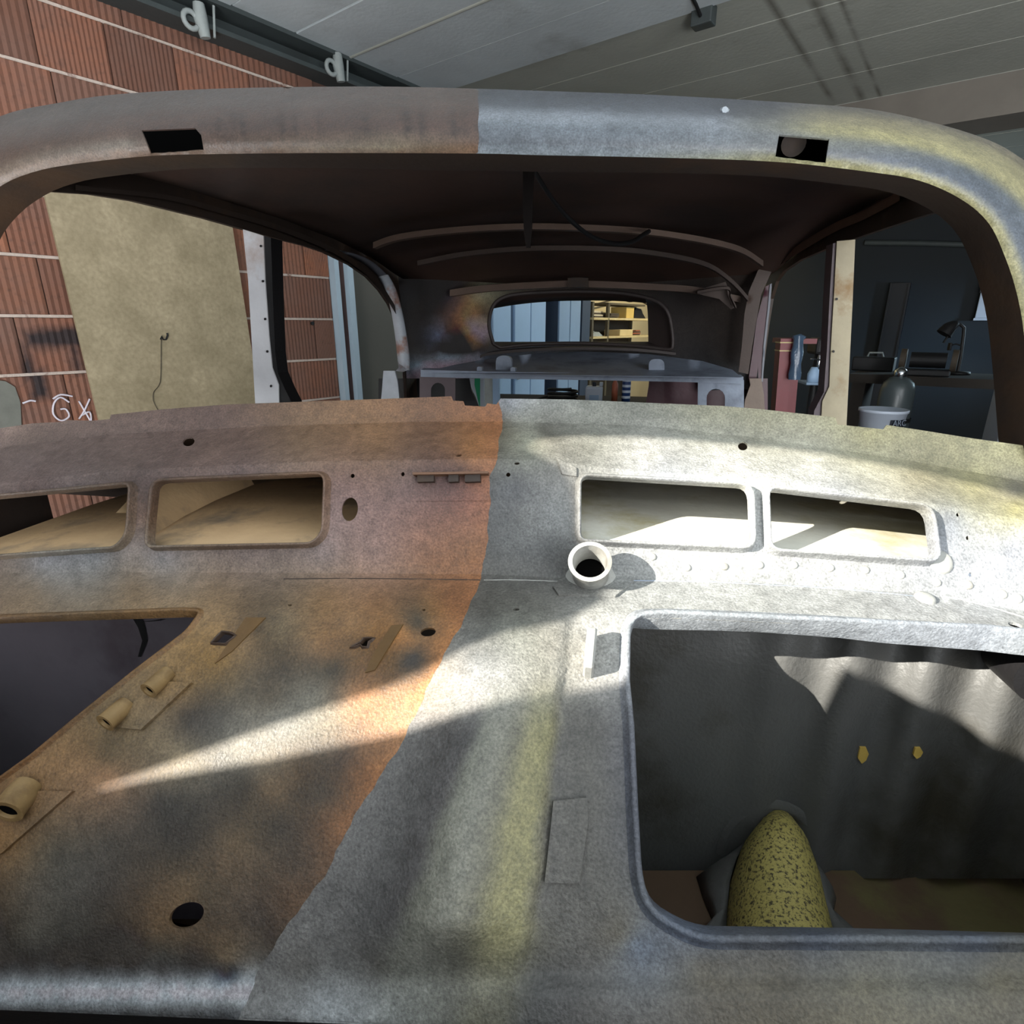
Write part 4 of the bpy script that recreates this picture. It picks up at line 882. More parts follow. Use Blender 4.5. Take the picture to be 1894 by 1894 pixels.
G = S_dash(np.array([(x, float(rowy(1, x))) for x in np.linspace(-420, 2150, 18)]))
m = MB().grid(np.array([[(p[0]*1.12, 1.0, 1.06), (p[0]*1.06, .9, p[2]-.07), p+[0, .03, -.012]] for p in G])); mk('duct_back', m.v, m.f, M['rust_dark'], car, True, True)
for x in (-1.0, .74): MB().box((x-.004, .62, 1.0), (x+.004, .84, 1.20)).build('duct_end', M['rust_dark'], car, False, True)
for P0, zf, lean, mt in (([(283,990),(340,955),(400,925),(470,896)], 1.134, -.05, 'plenum_rust'),):
    fl = [onZ(x, y, zf) for x, y in P0]; A = np.array([[p, p+[lean*.1, 0, .010], p+[lean*.5, .0, .03], p+[lean, 0, .052*(.55 if k == 0 else 1)]] for k, p in enumerate(fl)]); m = MB().grid(A)
    mk('duct_brace', m.v, m.f, M[mt], car, True, True)

# footwell seen through the two big openings
def S_well(P):
    P = np.asarray(P, float); q = rays(P); X = CAM+q*(.68/q[:, 1])[:, None]
    Yw = .68-.012*np.cos((X[:, 0]-.05)*2*math.pi/.085)*sm((X[:, 0]-.1)/.25)+.02*sm((X[:, 2]-.98)/.1)
    return CAM+q*(Yw/q[:, 1])[:, None]
sheet('footwell_wall', [(1010,1080),(2200,1080),(2200,1625),(1010,1625)], [], S_well, 22, M['wellmetal'], car, .002)
fz = float(S_well(np.array([[1500, 1620]]))[0][2])
def S_floorw(P): q = rays(P); return CAM+q*((fz-1.4)/q[:, 2])[:, None]
sheet('footwell_floor', [(1010,1610),(2260,1610),(2260,1990),(1010,1990)], [], S_floorw, 40, M['wellfloor'] if 'wellfloor' in M else M.setdefault('wellfloor', surf('brown_floor_metal', (84,66,50), .6, scale=10, col2=(92,84,52), c2=(.52,.62))), car, .002)
def S_wl(P): q = rays(P); return CAM+q*(.62/q[:, 1])[:, None]
sheet('footwell_wall', [(-260,1100),(560,1100),(560,1700),(-260,1700)], [], S_wl, 60, M['wellblue'], car, .002, label='dark blue grey inner wall behind the slanted opening')
# dark drip on it
m = MB(); 
for pts in ([(255,1145),(262,1160),(268,1185),(258,1215)], [(268,1150),(290,1148),(303,1145)]):
    A = np.array([[onY(x-w, y, .6185), onY(x+w, y, .6185)] for (x, y), w in zip(pts, (9, 7, 5, 3))]); m.grid(A)
mk('tar_drip', m.v, m.f, M['black'], car, True, True)
# bulge over the gearbox: a long half dome that comes out of the wall
ringA = []
for k, (x, y, hw, hh) in enumerate([(1425,1612,30,118),(1425,1640,52,128),(1428,1680,62,128),(1432,1720,66,122),(1440,1790,72,118),(1450,1900,80,116)]):
    B = S_floorw(np.array([[x, y]]))[0]
    if k == 0: B = S_well(np.array([[x, 1618]]))[0]+np.array([0, .01, 0])
    s = np.linalg.norm(B-CAM)/F
    ringA.append([B+np.array([math.cos(w), 0, 0])*hw*s*1.0+np.array([0, 0, 1])*(math.sin(w)**.8)*hh*s*.98 for w in np.linspace(math.pi, 0, 17)])
ringA.insert(0, [p+np.array([0, .02, 0])+(np.mean(ringA[0], 0)-p)*.5 for p in ringA[0]])
m = MB().grid(np.array(ringA)); mk('gearbox_bulge', m.v, m.f, M['yellow'], car, True, True, label='yellow speckled half dome on the footwell floor')
for sgn in (-1, 1):                                                     # torn flange round the bulge
    A = []
    src = ringA[1:]
    for k, ring in enumerate(src):
        e = ring[0 if sgn < 0 else -1]; w = .02+.012*math.sin(k*2.1+sgn)
        A.append([e+np.array([0, 0, .055-.01*k]), e+np.array([sgn*w*.5, -.003, .05-.008*k]), e+np.array([sgn*w*1.2, -.006, .022]), e+np.array([sgn*w*1.6, -.004, .002])])
    m = MB().grid(np.array(A) if sgn < 0 else np.array(A)[:, ::-1]); mk('torn_flange', m.v, m.f, M['wellmetal'], car, True, True).modifiers.new('t', 'SOLIDIFY').thickness = .002
A = []
for w in np.linspace(math.pi, 0, 17):                                   # raised collar on the wall
    c = S_well(np.array([[1425, 1560]]))[0]; s = np.linalg.norm(c-CAM)/F
    p = np.array([math.cos(w)*62*s, 0, math.sin(w)*.088+.0]); A.append([c+p*1.0+[0, -.001, -.03], c+p*1.10+[0, -.006, -.03], c+p*1.22+[0, -.001, -.03]])
m = MB().grid(np.array(A)); mk('bulge_collar', m.v, m.f, M['wellmetal'], car, True, True)
for x, y, w, h in ((1595,1396,10,15), (1696,1392,9,10)):                 # two see-through holes, the yellow light behind painted on as pieces
    P = [(x-w*.6, y-h), (x+w*.5, y-h), (x+w, y-h*.2), (x+w*.5, y+h*.6), (x-w*.3, y+h), (x-w, y+h*.3)]
    X = S_well(np.array(P))+np.array([0, -.003, .001]); n = len(X)
    mk('lit_hole', list(X)+list(X+np.array([0, .003, 0])), [list(range(n)), list(range(n, 2*n))[::-1]]+[(i, n+i, n+(i+1) % n, (i+1) % n) for i in range(n)], M['yellow2'] if 'yellow2' in M else M.setdefault('yellow2', surf('hole_light_ochre', (190,160,80), .6)), car, False, True)
X = S_well(np.array([[1878, 1212]]))[0]; m = MB().tube([X+[0, .01, 0], X+[0, -.05, 0]], .03, 20); mk('pipe_boss', m.v, m.f, M['black'], car, True, True, flat=m.flat)

# ------------------------------------------------------------------ windshield header and pillars
OUT = spl([(-250,820),(-240,560),(-200,390),(-130,285),(0,215),(110,190),(200,176),(330,167),(480,162),(700,160),(880,164),(1000,168),(1200,175),(1400,186),(1560,197),(1650,209),(1760,236),(1840,264),(1894,296),(1960,345),(2020,430),(2060,560),(2080,700),(2090,850)], 6)
INN = spl([(-130,820),(-120,600),(-90,450),(-50,385),(0,345),(50,322),(120,306),(270,289),(400,285),(600,283),(880,284),(1000,287),(1200,291),(1430,299),(1600,317),(1700,334),(1780,370),(1830,415),(1860,478),(1880,540),(1893,610),(1903,720),(1912,850)], 6)
OUTd = dens(OUT, 6, False); INNd = dens(INN, 6, False)
def near(P, C_):
    out = np.zeros(len(P))
    for i in range(0, len(P), 500): out[i:i+500] = np.sqrt(((P[i:i+500, None]-C_[None])**2).sum(2)).min(1)
    return out
def headT(P):
    P = np.asarray(P, float); a = near(P, OUTd); b = near(P, INNd); return a/(a+b+1e-9)
def S_head(P):
    P = np.asarray(P, float); t = headT(P); u = 1-t
    Y = .815+.10*u**3+.012*t**6-.00013*np.maximum(P[:, 1]-300, 0)+.03*((P[:, 0]-900)/1000)**2
    Y *= (1+.05*(P[:, 0]-900)/1000)
    q = rays(P); return CAM+q*(Y/q[:, 1])[:, None]
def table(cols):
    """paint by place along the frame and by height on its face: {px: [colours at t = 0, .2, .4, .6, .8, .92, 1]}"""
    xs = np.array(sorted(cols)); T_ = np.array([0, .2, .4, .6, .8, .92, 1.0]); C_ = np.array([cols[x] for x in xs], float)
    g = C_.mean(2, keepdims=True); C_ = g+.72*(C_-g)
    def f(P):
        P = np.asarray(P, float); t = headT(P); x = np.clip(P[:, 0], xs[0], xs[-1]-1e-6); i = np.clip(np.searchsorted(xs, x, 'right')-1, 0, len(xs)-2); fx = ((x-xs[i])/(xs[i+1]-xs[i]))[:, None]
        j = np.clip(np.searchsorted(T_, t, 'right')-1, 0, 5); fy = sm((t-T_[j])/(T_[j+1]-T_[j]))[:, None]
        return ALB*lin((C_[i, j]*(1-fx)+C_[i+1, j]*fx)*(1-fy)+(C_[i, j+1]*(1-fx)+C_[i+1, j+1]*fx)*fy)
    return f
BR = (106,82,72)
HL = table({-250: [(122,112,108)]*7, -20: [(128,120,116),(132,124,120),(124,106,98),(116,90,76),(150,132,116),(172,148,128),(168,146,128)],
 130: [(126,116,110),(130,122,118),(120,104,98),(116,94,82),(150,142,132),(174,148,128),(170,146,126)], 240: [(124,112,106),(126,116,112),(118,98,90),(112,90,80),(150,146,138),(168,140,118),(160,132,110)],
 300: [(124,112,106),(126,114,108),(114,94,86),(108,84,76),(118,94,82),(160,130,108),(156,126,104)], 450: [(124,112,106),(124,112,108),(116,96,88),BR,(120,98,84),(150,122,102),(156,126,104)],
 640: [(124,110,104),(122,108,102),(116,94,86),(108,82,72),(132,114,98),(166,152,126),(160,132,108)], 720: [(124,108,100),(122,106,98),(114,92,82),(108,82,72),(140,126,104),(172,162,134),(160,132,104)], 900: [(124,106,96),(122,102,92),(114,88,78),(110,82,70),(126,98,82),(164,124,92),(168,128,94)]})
HR = table({880: [(78,82,90),(92,98,108),(152,162,174),(112,122,134),(98,108,120),(150,164,176),(160,174,186)], 1150: [(76,80,90),(92,98,108),(150,160,172),(116,126,138),(106,116,128),(164,178,190),(168,182,192)],  # pale middle band paints a highlight onto the blue grey face
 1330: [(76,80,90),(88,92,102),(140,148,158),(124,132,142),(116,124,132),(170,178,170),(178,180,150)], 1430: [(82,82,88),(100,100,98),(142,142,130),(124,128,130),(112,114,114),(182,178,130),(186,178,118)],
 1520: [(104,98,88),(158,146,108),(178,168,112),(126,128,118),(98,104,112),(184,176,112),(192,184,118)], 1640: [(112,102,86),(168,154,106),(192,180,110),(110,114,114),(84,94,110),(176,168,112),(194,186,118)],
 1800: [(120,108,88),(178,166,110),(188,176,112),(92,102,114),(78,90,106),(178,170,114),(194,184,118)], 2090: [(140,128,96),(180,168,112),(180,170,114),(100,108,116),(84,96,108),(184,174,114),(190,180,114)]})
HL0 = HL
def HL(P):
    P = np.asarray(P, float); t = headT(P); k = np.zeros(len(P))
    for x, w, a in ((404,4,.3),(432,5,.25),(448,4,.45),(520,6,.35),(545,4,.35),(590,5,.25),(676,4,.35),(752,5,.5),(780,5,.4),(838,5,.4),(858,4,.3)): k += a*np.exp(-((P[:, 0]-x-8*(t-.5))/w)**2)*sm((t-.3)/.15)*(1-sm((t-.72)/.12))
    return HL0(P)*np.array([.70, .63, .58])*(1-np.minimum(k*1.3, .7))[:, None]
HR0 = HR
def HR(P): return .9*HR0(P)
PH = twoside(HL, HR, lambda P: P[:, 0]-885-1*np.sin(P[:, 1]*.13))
W_L = [(262,241),(361,237),(372,250),(377,278),(279,285),(270,262)]
W_R = [(1441,249),(1534,257),(1527,302),(1478,297),(1434,291)]
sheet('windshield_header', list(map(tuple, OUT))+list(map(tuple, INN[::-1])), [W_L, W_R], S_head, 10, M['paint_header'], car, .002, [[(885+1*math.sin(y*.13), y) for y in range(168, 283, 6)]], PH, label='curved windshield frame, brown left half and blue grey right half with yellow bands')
I3 = S_head(INN); O3 = S_head(OUT)
def resample(C3, n):
    d = np.concatenate([[0], np.cumsum(np.linalg.norm(np.diff(C3, axis=0), axis=1))]); t = np.linspace(0, d[-1], n)
    return np.array([np.interp(t, d, C3[:, k]) for k in range(3)]).T
I3 = resample(I3, 110); O3 = resample(O3, 110); c0 = np.array([CX-.05, .85, 1.45])
inward = (c0-I3)*np.array([1, 0, 1]); inward /= np.linalg.norm(inward, axis=1)[:, None]
RB = I3+inward*.006+np.array([0, .062, 0])
m = MB().grid(np.array([[a, a*.5+b*.5+i*.002, b] for a, b, i in zip(I3, RB, inward)])); mk('header_return', m.v, m.f, M['rust_dark'], car, True, True)
OB = O3+np.array([0, .05, -.004])
m = MB().grid(np.array([[b, b*.7+o*.3+np.array([0, .03, 0]), o] for b, o in zip(RB, OB)])); mk('header_liner', m.v, m.f, M['void'], car, True, True)  # black liner paints the shade behind the slots
m = MB().tube([onY(1468, 266, .95), onY(1468, 266, .915)], .015, 18); mk('wiper_boss', m.v, m.f, M['rust_dark'], car, True, True, flat=m.flat)
X_ = S_head(np.array([[1340, 206]]))[0]; m = MB().tube([X_+[.0, .004, 0], X_+[-.0, -.003, .001]], [.007, .004], 7); mk('paint_chip', m.v, m.f, M['galv2'] if 'galv2' in M else M.setdefault('galv2', surf('pale_chip', (140,146,152), .6)), car, False, True)

# ------------------------------------------------------------------ roof, rails, rear
def zc(Y): return np.interp(Y, [.8,.9,1.2,1.6,1.9,2.2,2.5,2.75,2.95], [1.685,1.70,1.735,1.745,1.735,1.705,1.645,1.565,1.50])
def ze(Y): return np.interp(Y, [.8,.95,1.25,1.6,1.9,2.2,2.5,2.75,2.95], [1.57,1.585,1.645,1.675,1.665,1.64,1.58,1.50,1.42])
def zl(Y): return np.interp(Y, [.8,.9,1.2,1.6,1.9,2.2,2.5,2.75,2.95], [1.66,1.665,1.675,1.675,1.665,1.64,1.58,1.50,1.42])
def wd(Y): return np.interp(Y, [.8,1.0,1.4,2.0,2.4,2.6,2.95], [.72,.745,.755,.75,.73,.70,.60])
A = []
for Y in np.linspace(.95, 2.9, 34):
    A.append([(CX+(wd(Y)*a if a < 0 else min(wd(Y), np.interp(Y, [.9,1.3,1.5], [.60,.70,.76]))*a), Y, zc(Y)-(zc(Y)-(zl(Y) if a < 0 else ze(Y)))*abs(a)**2.4-(np.interp(Y, [.9,1.6], [.02,0]) if a > 0 else 0)*a) for a in np.linspace(-1, 1, 31)])
mk('roof_panel', MB().grid(np.array(A)).v, MB().grid(np.array(A)).f, M['roof_in'], car, True, True).modifiers.new('t', 'SOLIDIFY').thickness = .003
def bandpx(name, pts, hpx, Y, depth, mat, parent=car, n=6, **kw):
    C_ = spl(pts, n); A = []
    for x, y in C_:
        Yv = Y(x, y) if callable(Y) else Y
        a = onY(x, y, Yv); b = onY(x, y+hpx, Yv); A.append([a+[0, depth, .004], a, b, b+[0, depth, 0]])
    m = MB().grid(np.array(A), False); m.add(A[0], [(0, 1, 2, 3)], False); m.add(A[-1], [(3, 2, 1, 0)], False)
    return mk(name, m.v, m.f, mat, parent, False, True, **kw)
M['bow'] = surf('light_brown_strip', (98, 78, 66), .55, scale=20)
M['bow2'] = surf('brown_strip', (66, 52, 45), .6, scale=20)
bandpx('roof_bow', [(690,448),(740,432),(850,419),(975,413),(1100,416),(1200,423),(1300,438),(1370,456),(1412,482)], 11, 1.9, .03, M['bow'])
bandpx('roof_bow', [(772,482),(860,465),(975,455),(1100,455),(1200,462),(1300,482),(1350,512),(1384,548)], 9, 2.2, .03, M['bow2'])
bandpx('rear_header', [(832,536),(900,527),(1000,521),(1075,519),(1200,524),(1290,531),(1370,548)], 12, 2.52, .04, M['bow'])
bandpx('header_clip', [(1050,514),(1070,513),(1088,514)], 18, 2.50, .02, M['rust_dark'])
bandpx('tack_strip', [(1664,357),(1600,391),(1550,412),(1500,440),(1455,468),(1412,498)], 14, lambda x, y: onX(x, y, .548)[1], .012, M['bow'], label='pale strip along the roof rail')
bandpx('tack_strip', [(140,352),(300,368),(420,398),(520,428),(620,470),(690,520),(735,585)], -10, lambda x, y: onX(x, y, -.885)[1], .012, M['rust_dark'])
# side panels: planes at the car's flanks with the door openings left open
def flank(name, X, pts, mat, **kw):
    return sheet(name, pts, [], lambda P: np.stack([np.full(len(P), X), P[:, 0], P[:, 1]], 1), .06, mat, car, .012, **kw)
L_open = [(.90,1.606),(.98,1.617),(1.075,1.624),(1.273,1.626),(1.525,1.622),(1.70,1.622),(1.821,1.618),(2.0,1.598),(2.14,1.570),(2.25,1.530),(2.336,1.484),(2.41,1.42),(2.455,1.352),(2.475,1.227),(2.475,.45),(.90,.45)]
R_open = [(1.04,1.592),(1.05,1.593),(1.244,1.600),(1.384,1.605),(1.652,1.609),(1.879,1.611),(2.183,1.606),(2.38,1.588),(2.47,1.56),(2.52,1.50),(2.535,1.40),(2.535,1.198),(2.535,.45),(1.04,.45)]
outer = [(.90,.0),(2.78,.0),(2.78,1.50),(2.6,1.585),(2.3,1.655),(1.9,1.69),(1.3,1.70),(1.05,1.69),(.90,1.66)]
outer_R = [(1.04,.0),(2.78,.0),(2.78,1.50),(2.6,1.585),(2.3,1.655),(1.9,1.69),(1.6,1.69),(1.3,1.665),(1.04,1.615)]
flank('side_panel', -.91, L_open+outer, M['rust_dark'])
flank('side_panel', .57, R_open+outer_R, M['rust_dark'])
# rear panel with the back window
def rearY(P):
    q = rays(P); Y = np.full(len(P), 2.7)
    for _ in range(4):
        X = CAM+q*(Y/q[:, 1])[:, None]; Y = 2.76-.50*(X[:, 0]-CX)**2-.55*np.maximum(X[:, 2]-1.40, 0)**1.5
    return Y
def S_rear(P): q = rays(P); return CAM+q*(rearY(P)/q[:, 1])[:, None]
RW = [tuple(p) for p in spl([(913,636),(906,612),(905,592),(911,568),(925,553),(950,545),(1000,541),(1060,539),(1120,540),(1170,545),(1212,556),(1233,574),(1241,600),(1244,636),(1235,646),(1180,640),(1080,635),(980,637),(925,643)], 4)]
sheet('rear_panel', [(735,470),(1402,470),(1402,720),(1300,722),(1300,700),(745,700)], [RW], S_rear, 16, M['paint'], car, .002, paint=(lambda fr: lambda P, T, cen: fr(P)[T])(idw([(860,570,(226,150,90)),(880,620,(236,170,100)),(840,560,(160,100,72)),(885,545,(200,170,110)),(890,580,(220,170,110)),(815,620,(74,46,52)),(800,580,(80,56,50)),(770,560,(60,48,44)),(760,640,(56,46,44)),(850,650,(112,84,64)),(800,664,(150,174,204)),(850,668,(160,186,214)),(900,650,(96,82,78)),(1000,520,(96,72,54)),(860,525,(104,80,56)),(1070,660,(84,82,86)),(1200,520,(80,66,56)),(1300,600,(74,64,58)),(1260,560,(66,56,52)),(1350,650,(72,62,56)),(1250,660,(78,74,76)),(1300,690,(70,78,88)),(1100,700,(80,84,92)),(1380,560,(80,64,54)),(1000,480,(74,56,48))])), label='rear inner panel around the back window')  # orange patch left of the window is lit tone put into the paint
ring = np.array(RW); rc = ring.mean(0); X1 = S_rear(ring)
ring2 = ring.copy(); ring2[:, 0] = np.where(ring[:, 0] > 1150, np.minimum(ring[:, 0], 1199+(ring[:, 0]-1244)*.12), ring[:, 0]+3); ring2[:, 1] = np.clip(ring[:, 1]+1, 541, 632)
q = rays(ring2); X2 = CAM+q*((rearY(ring)+.10)/q[:, 1])[:, None]
A = np.array([X1, X1*.6+X2*.4, X2]); A = np.concatenate([A, A[:, :1]], 1)
m = MB().grid(A); mk('rear_window_frame', m.v, m.f, M['rearframe'] if 'rearframe' in M else M.setdefault('rearframe', surf('grey_brown_frame', (70,62,60), .5, scale=10)), car, True, True)
q = rays(ring); base = CAM+q*((rearY(ring)-.004)/q[:, 1])[:, None]
m = MB().tube(list(base)+[base[0]], .008, 8, False); mk('rear_window_bead', m.v, m.f, M['rearframe'], car, True, True)
bandpx('rear_step', [(880,662),(905,652),(980,645),(1075,642),(1180,645),(1250,652)], 5, 2.66, .05, M['rearframe'])
# parcel shelf
def S_shelf(P): P = np.asarray(P, float); q = rays(P); return CAM+q*((2.3+(690-P[:, 1])/40*.42)/q[:, 1])[:, None]
sheet('parcel_shelf', [(780,690),(835,676),(900,664),(1000,653),(1080,650),(1200,655),(1300,668),(1355,684),(1372,698)], [], S_shelf, 14, M['bluegrey'], car, .002)
bandpx('shelf_rail', [(778,684),(900,687),(1075,690),(1240,693),(1375,697)], 13, 2.30, .05, M['bluegrey'], label='bluish rail across the front of the parcel shelf')
for x0, x1, y0, y1, Y in ((917,946,658,690,2.36), (1200,1229,664,694,2.36), (882,891,678,688,2.31), (944,953,679,688,2.31)):
    r = rounded([(x0,y1),(x0,y0),(x1,y0),(x1,y1)], [0,(x1-x0)*.42,(x1-x0)*.42,0], 5)
    sheet('shelf_tab', r, [], lambda P, Y=Y: CAM+rays(P)*(Y/rays(P)[:, 1])[:, None], 12, M['bluegrey'], car, .03)
def plateY(name, poly, Y, mat, holes=(), thick=.004, step=12, **kw):
    return sheet(name, poly, list(holes), lambda P: CAM+rays(P)*(Y/rays(P)[:, 1])[:, None], step, mat, car, thick, **kw)
arch = lambda x0, x1, y0, y1: [(x0,y1),(x0,y0+(x1-x0)*.5)]+[((x0+x1)/2-(x1-x0)/2*math.cos(t), y0+(x1-x0)*.5-(x1-x0)*.5*math.sin(t)) for t in np.linspace(.3, math.pi-.3, 7)]+[(x1,y0+(x1-x0)*.5),(x1,y1)]
plateY('shelf_bracket', [(776,694),(842,698),(842,790),(776,790)], 2.32, M['bluegrey2'] if 'bluegrey2' in M else M.setdefault('bluegrey2', surf('dull_purple_grey', (100,88,92), .55)), [arch(797,823,708,780)])
plateY('shelf_bracket', [(1291,705),(1376,703),(1376,800),(1290,800)], 2.32, M['bluegrey'], [arch(1307,1341,719,790)])
plateY('inner_side_panel', [(700,700),(868,700),(872,722),(884,748),(892,790),(700,790)], 2.62, M['black'])  # black panel paints in the darkness inside the trunk
plateY('inner_side_panel', [(1202,700),(1420,700),(1420,800),(1186,800)], 2.68, M['maroon'])
# pillars
def pillar(name, poly, Y, depth, mat, **kw):
    """upright post: its front outline at depth Y, extruded towards the tail"""
    R = dens(poly, 25); F0 = CAM+rays(R)*(Y/rays(R)[:, 1])[:, None]; B0 = F0+np.array([0, depth, 0]); n = len(R)
    P, T = tri2d(R, [], 20); X = CAM+rays(P)*(Y/rays(P)[:, 1])[:, None]
    m = MB(); m.add(X, [tuple(t[::-1]) for t in T], False); m.add(X+np.array([0, depth, 0]), [tuple(t) for t in T], False)
    m.add(list(F0)+list(B0), [(i, (i+1) % n, n+(i+1) % n, n+i) for i in range(n)], False)
    return mk(name, m.v, m.f, mat, car, False, True, **kw)
pillar('door_pillar', [(449,424),(487,436),(490,520),(497,620),(503,680),(515,712),(517,800),(475,800),(471,730),(466,640),(459,520)], 1.40, .004, M['whiteprimer'], label='pale door pillar beside the leaning board')
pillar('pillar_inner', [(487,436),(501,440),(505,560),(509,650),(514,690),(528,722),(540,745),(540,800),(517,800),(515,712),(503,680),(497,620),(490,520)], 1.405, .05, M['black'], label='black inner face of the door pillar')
pillar('door_pillar', [(1548,446),(1582,443),(1577,560),(1571,680),(1566,782),(1565,830),(1516,830),(1520,760),(1521,742),(1534,715),(1537,640),(1543,540)], 1.66, .004, M['cream'], label='yellowed door pillar in front of the dark room')
pillar('pillar_inner', [(1541,450),(1549,448),(1543,540),(1537,640),(1534,715),(1521,742),(1520,800),(1502,800),(1506,760),(1524,725),(1530,640),(1535,540)], 1.665, .05, M['bluegrey2'])
for x, y in ((482,455),(486,520),(490,590),(494,650),(501,714)): plateY('pillar_hole', ell(x, y, 2, 2.4, n=8), 1.395, M['black'], (), .002, 6)
for x, y in ((1548,553),(1542,650)): plateY('pillar_hole', ell(x, y, 2, 2.4, n=8), 1.655, M['black'], (), .002, 6)
# bright jamb of the left rear door opening, then its foot
def ribbon(name, A_, B_, X, mat, n=6, off=0, **kw):
    a = spl(A_, n); b = spl(B_, n); G = []
    for (x, y), (x2, y2) in zip(a, b):
        P = onX(x, y, X); Qq = onY(x2, y2, P[1]+off); G.append([P+[0, .012, 0], P, P*.5+Qq*.5+[0, -.002, 0], Qq, Qq+[0, .012, 0]])
    m = MB().grid(np.array(G)); return mk(name, m.v, m.f, mat, car, True, True, **kw)
M['jamb'] = surf('chipped_pale_blue_jamb', (176, 182, 190), .4, scale=14, col2=(150, 116, 104), c2=(.5, .6))
M['jambdark'] = surf('grey_jamb', (96, 98, 106), .45, scale=14)
ribbon('door_jamb', [(600,463),(640,472),(672,487),(700,512),(712,528)], [(606,460),(648,467),(684,482),(712,506),(724,522)], -.905, M['jambdark'])
ribbon('door_jamb', [(700,512),(714,540),(724,580),(731,625),(735,662),(738,672)], [(716,508),(731,536),(743,580),(751,625),(756,662),(756,685)], -.905, M['jamb'], label='pale chipped edge of the rear door opening')
plateY('jamb_foot', [(709,686),(730,686),(735,705),(741,760),(703,760),(707,715)], 2.38, M['jamb'], (), .01)
plateY('jamb_hook', [(735,664),(756,664),(755,684),(745,688),(732,686),(737,680)], 2.46, M['jamb'], (), .01)
# right rear quarter
plateY('pillar_trim', [(1402,500),(1420,487),(1440,478),(1428,500),(1408,545),(1398,600),(1390,650),(1384,692),(1366,688),(1372,640),(1377,580),(1385,540)], 2.44, M['bow2'] , (), .006)
plateY('quarter_panel', [(1416,530),(1424,526),(1420,570),(1412,640),(1408,705),(1384,705),(1392,650),(1400,590)], 2.50, M['maroon'], (), .01, label='maroon strip of old paint on the rear door pillar')
plateY('quarter_edge', [(1424,526),(1428,524),(1424,570),(1416,640),(1411,706),(1408,706),(1412,640),(1420,570)], 2.495, M['jambdark'], (), .01)
plateY('quarter_foot', [(1386,700),(1408,700),(1413,730),(1417,800),(1372,800),(1378,740),(1388,712)], 2.47, M['patchmetal'] if 'patchmetal' in M else M.setdefault('patchmetal', surf('brown_patched_metal', (112, 96, 84), .55, scale=20)), (), .01)
bandpx('corner_gusset', [(1290,538),(1345,530),(1352,545),(1362,566)], 5, 2.42, .03, M['bow2'])
plateY('corner_gusset', [(1280,540),(1342,521),(1362,568),(1352,572),(1330,553),(1300,546)], 2.46, M['bow2'], (), .004)
# strap and cable under the roof
plateY('roof_strap', [(967,306),(989,306),(986,350),(984,420),(981,458),(973,458),(969,430),(967,380)], 1.02, M['black2'] if 'black2' in M else M.setdefault('black2', surf('dark_strap', (13, 9, 8), .8, scale=30, spec=.1)), (), .003, label='dark strap hanging from the header')
cpts = spl([(986,312),(998,332),(1020,366),(1050,402),(1085,432),(1115,446),(1145,451),(1172,446),(1187,436),(1200,428)], 6)
m = MB().tube([onY(x, y, 1.02+.85*i/(len(cpts)-1)) for i, (x, y) in enumerate(cpts)], [.0035+.003*i/(len(cpts)-1) for i in range(len(cpts))], 8); mk('roof_cable', m.v, m.f, M['rubber'], car, True, True)
# sills, floor pan and cowl sides carry the shell
for X in (-.91, .57):
    MB().box((X-.06, .5, 0), (X+.06, 2.8, .42)).build('rocker_sill', M['rust_dark'], car, False, True)
m = MB().box((-.90, .75, .18), (.56, 2.75, .22)); m.build('floor_pan', M['rust_dark'], car, False, True)
X = S_dash(np.array([(x, float(rowy(6, x))-4) for x in np.linspace(-160, 2060, 12)]))
mk('underside_light_block', *(lambda m: (m.v, m.f))(MB().grid(np.array([[p, p+[0, .02, -.05], (p[0]*1.3, .42, .02)] for p in X]))), M['black'], car, True, True)  # closing panel added under the lip to keep light out
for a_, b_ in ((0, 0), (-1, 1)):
    p = X[a_]; m = MB().add([p, (p[0]*1.3, .42, .02), (p[0]*1.5, .75, .02), (p[0]*1.9, .75, 1.1), (p[0]*1.6, .5, 1.05)], [(0, 1, 2, 3, 4)], False); mk('footwell_side', m.v, m.f, M['black'], car, False, True)

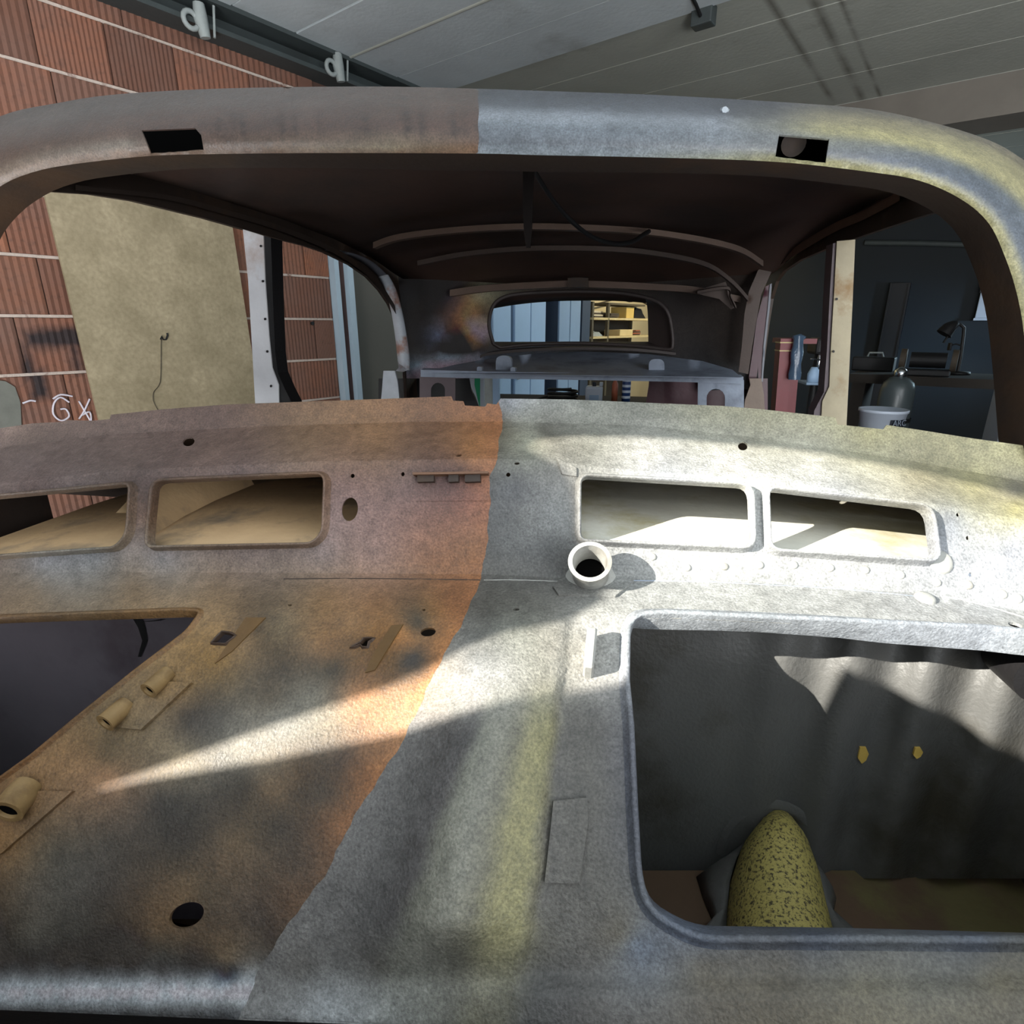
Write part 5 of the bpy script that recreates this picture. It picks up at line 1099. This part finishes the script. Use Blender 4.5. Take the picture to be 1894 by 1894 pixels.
# unseen panels added below and behind the camera to shade the sloping firewall
m = MB().box((-.62, -.42, 0), (.30, -.36, 1.30)); m.build('front_light_block', M['rust'], car, False, True)
m = MB().add([(-.92,-.40,0),(-.92,.40,0),(-.92,.40,.86),(-.92,-.1,.98),(-.92,-.40,1.0)], [(0,1,2,3,4)], False); m.build('side_light_block', M['rust'], car, False, True)
m = MB().add([(.58,-.40,0),(.58,.45,0),(.58,.45,1.08),(.58,0,1.12),(.58,-.40,1.12)], [(0,1,2,3,4)], False); m.build('side_light_block', M['rust'], car, False, True)
m = MB().add([(-.92,-.39,0),(-.62,-.39,0),(-.62,-.39,1.05),(-.92,-.39,1.0)], [(0,1,2,3)], False).add([(.30,-.39,0),(.58,-.39,0),(.58,-.39,1.12),(.30,-.39,1.2)], [(0,1,2,3)], False); m.build('front_gap_block', M['rust'], car, False, True)
for X, y1, z1 in ((-1.03, .78, 1.13), (.67, .98, 1.30)):
    sheet('cowl_side', [(.34,.0),(y1,.0),(y1,z1),(.74,z1),(.58,z1-.12),(.46,z1-.22),(.34,z1-.34)], [], lambda P, X=X: np.stack([np.full(len(P), X), P[:, 0], P[:, 1]], 1), .1, M['rust'], car, .006)
# ------------------------------------------------------------------ front wall, unseen: its opening is cut to shape the sun patches
D0 = -1.75
lit = [(0,1512),(130,1472),(250,1446),(500,1404),(700,1364),(900,1306),(1030,1279),(1160,1262),
       (2060,940),(1894,905),(1700,860),(1500,822),(1200,796),(1080,794),(1000,800),(985,830),(1040,862),(1050,900),(1052,960),(1080,1040),(1130,1072),(1130,1090),(1060,1126),(950,1142),(880,1168),(830,1192),(730,1234),(640,1266),(480,1320),(330,1374),(150,1436),(0,1490)]
X = S_dash(np.array(lit, float)); XW = S_well(np.array([(1562,1232),(1640,1268),(1720,1308),(1894,1400),(2200,1560)], float))
X = np.concatenate([X[:8], XW, X[8:]]); t = (X@N_-D0)/SUN.dot(N_); Q = X-SUN[None]*t[:, None]
hole = np.stack([Q@M_, Q[:, 2]], 1)
# the cut-out runs wider than the view on its right
sheet('wall_front_sun_mask', [(-3.2,0),(5.6,0),(5.6,CEIL+.1),(-3.2,CEIL+.1)], [[tuple(h) for h in hole]], lambda P: M_[None]*P[:, :1]+N_[None]*D0+ZZ[None]*P[:, 1:], .25, M['frontwall'], None, .03, toward=CAM, kind='structure')
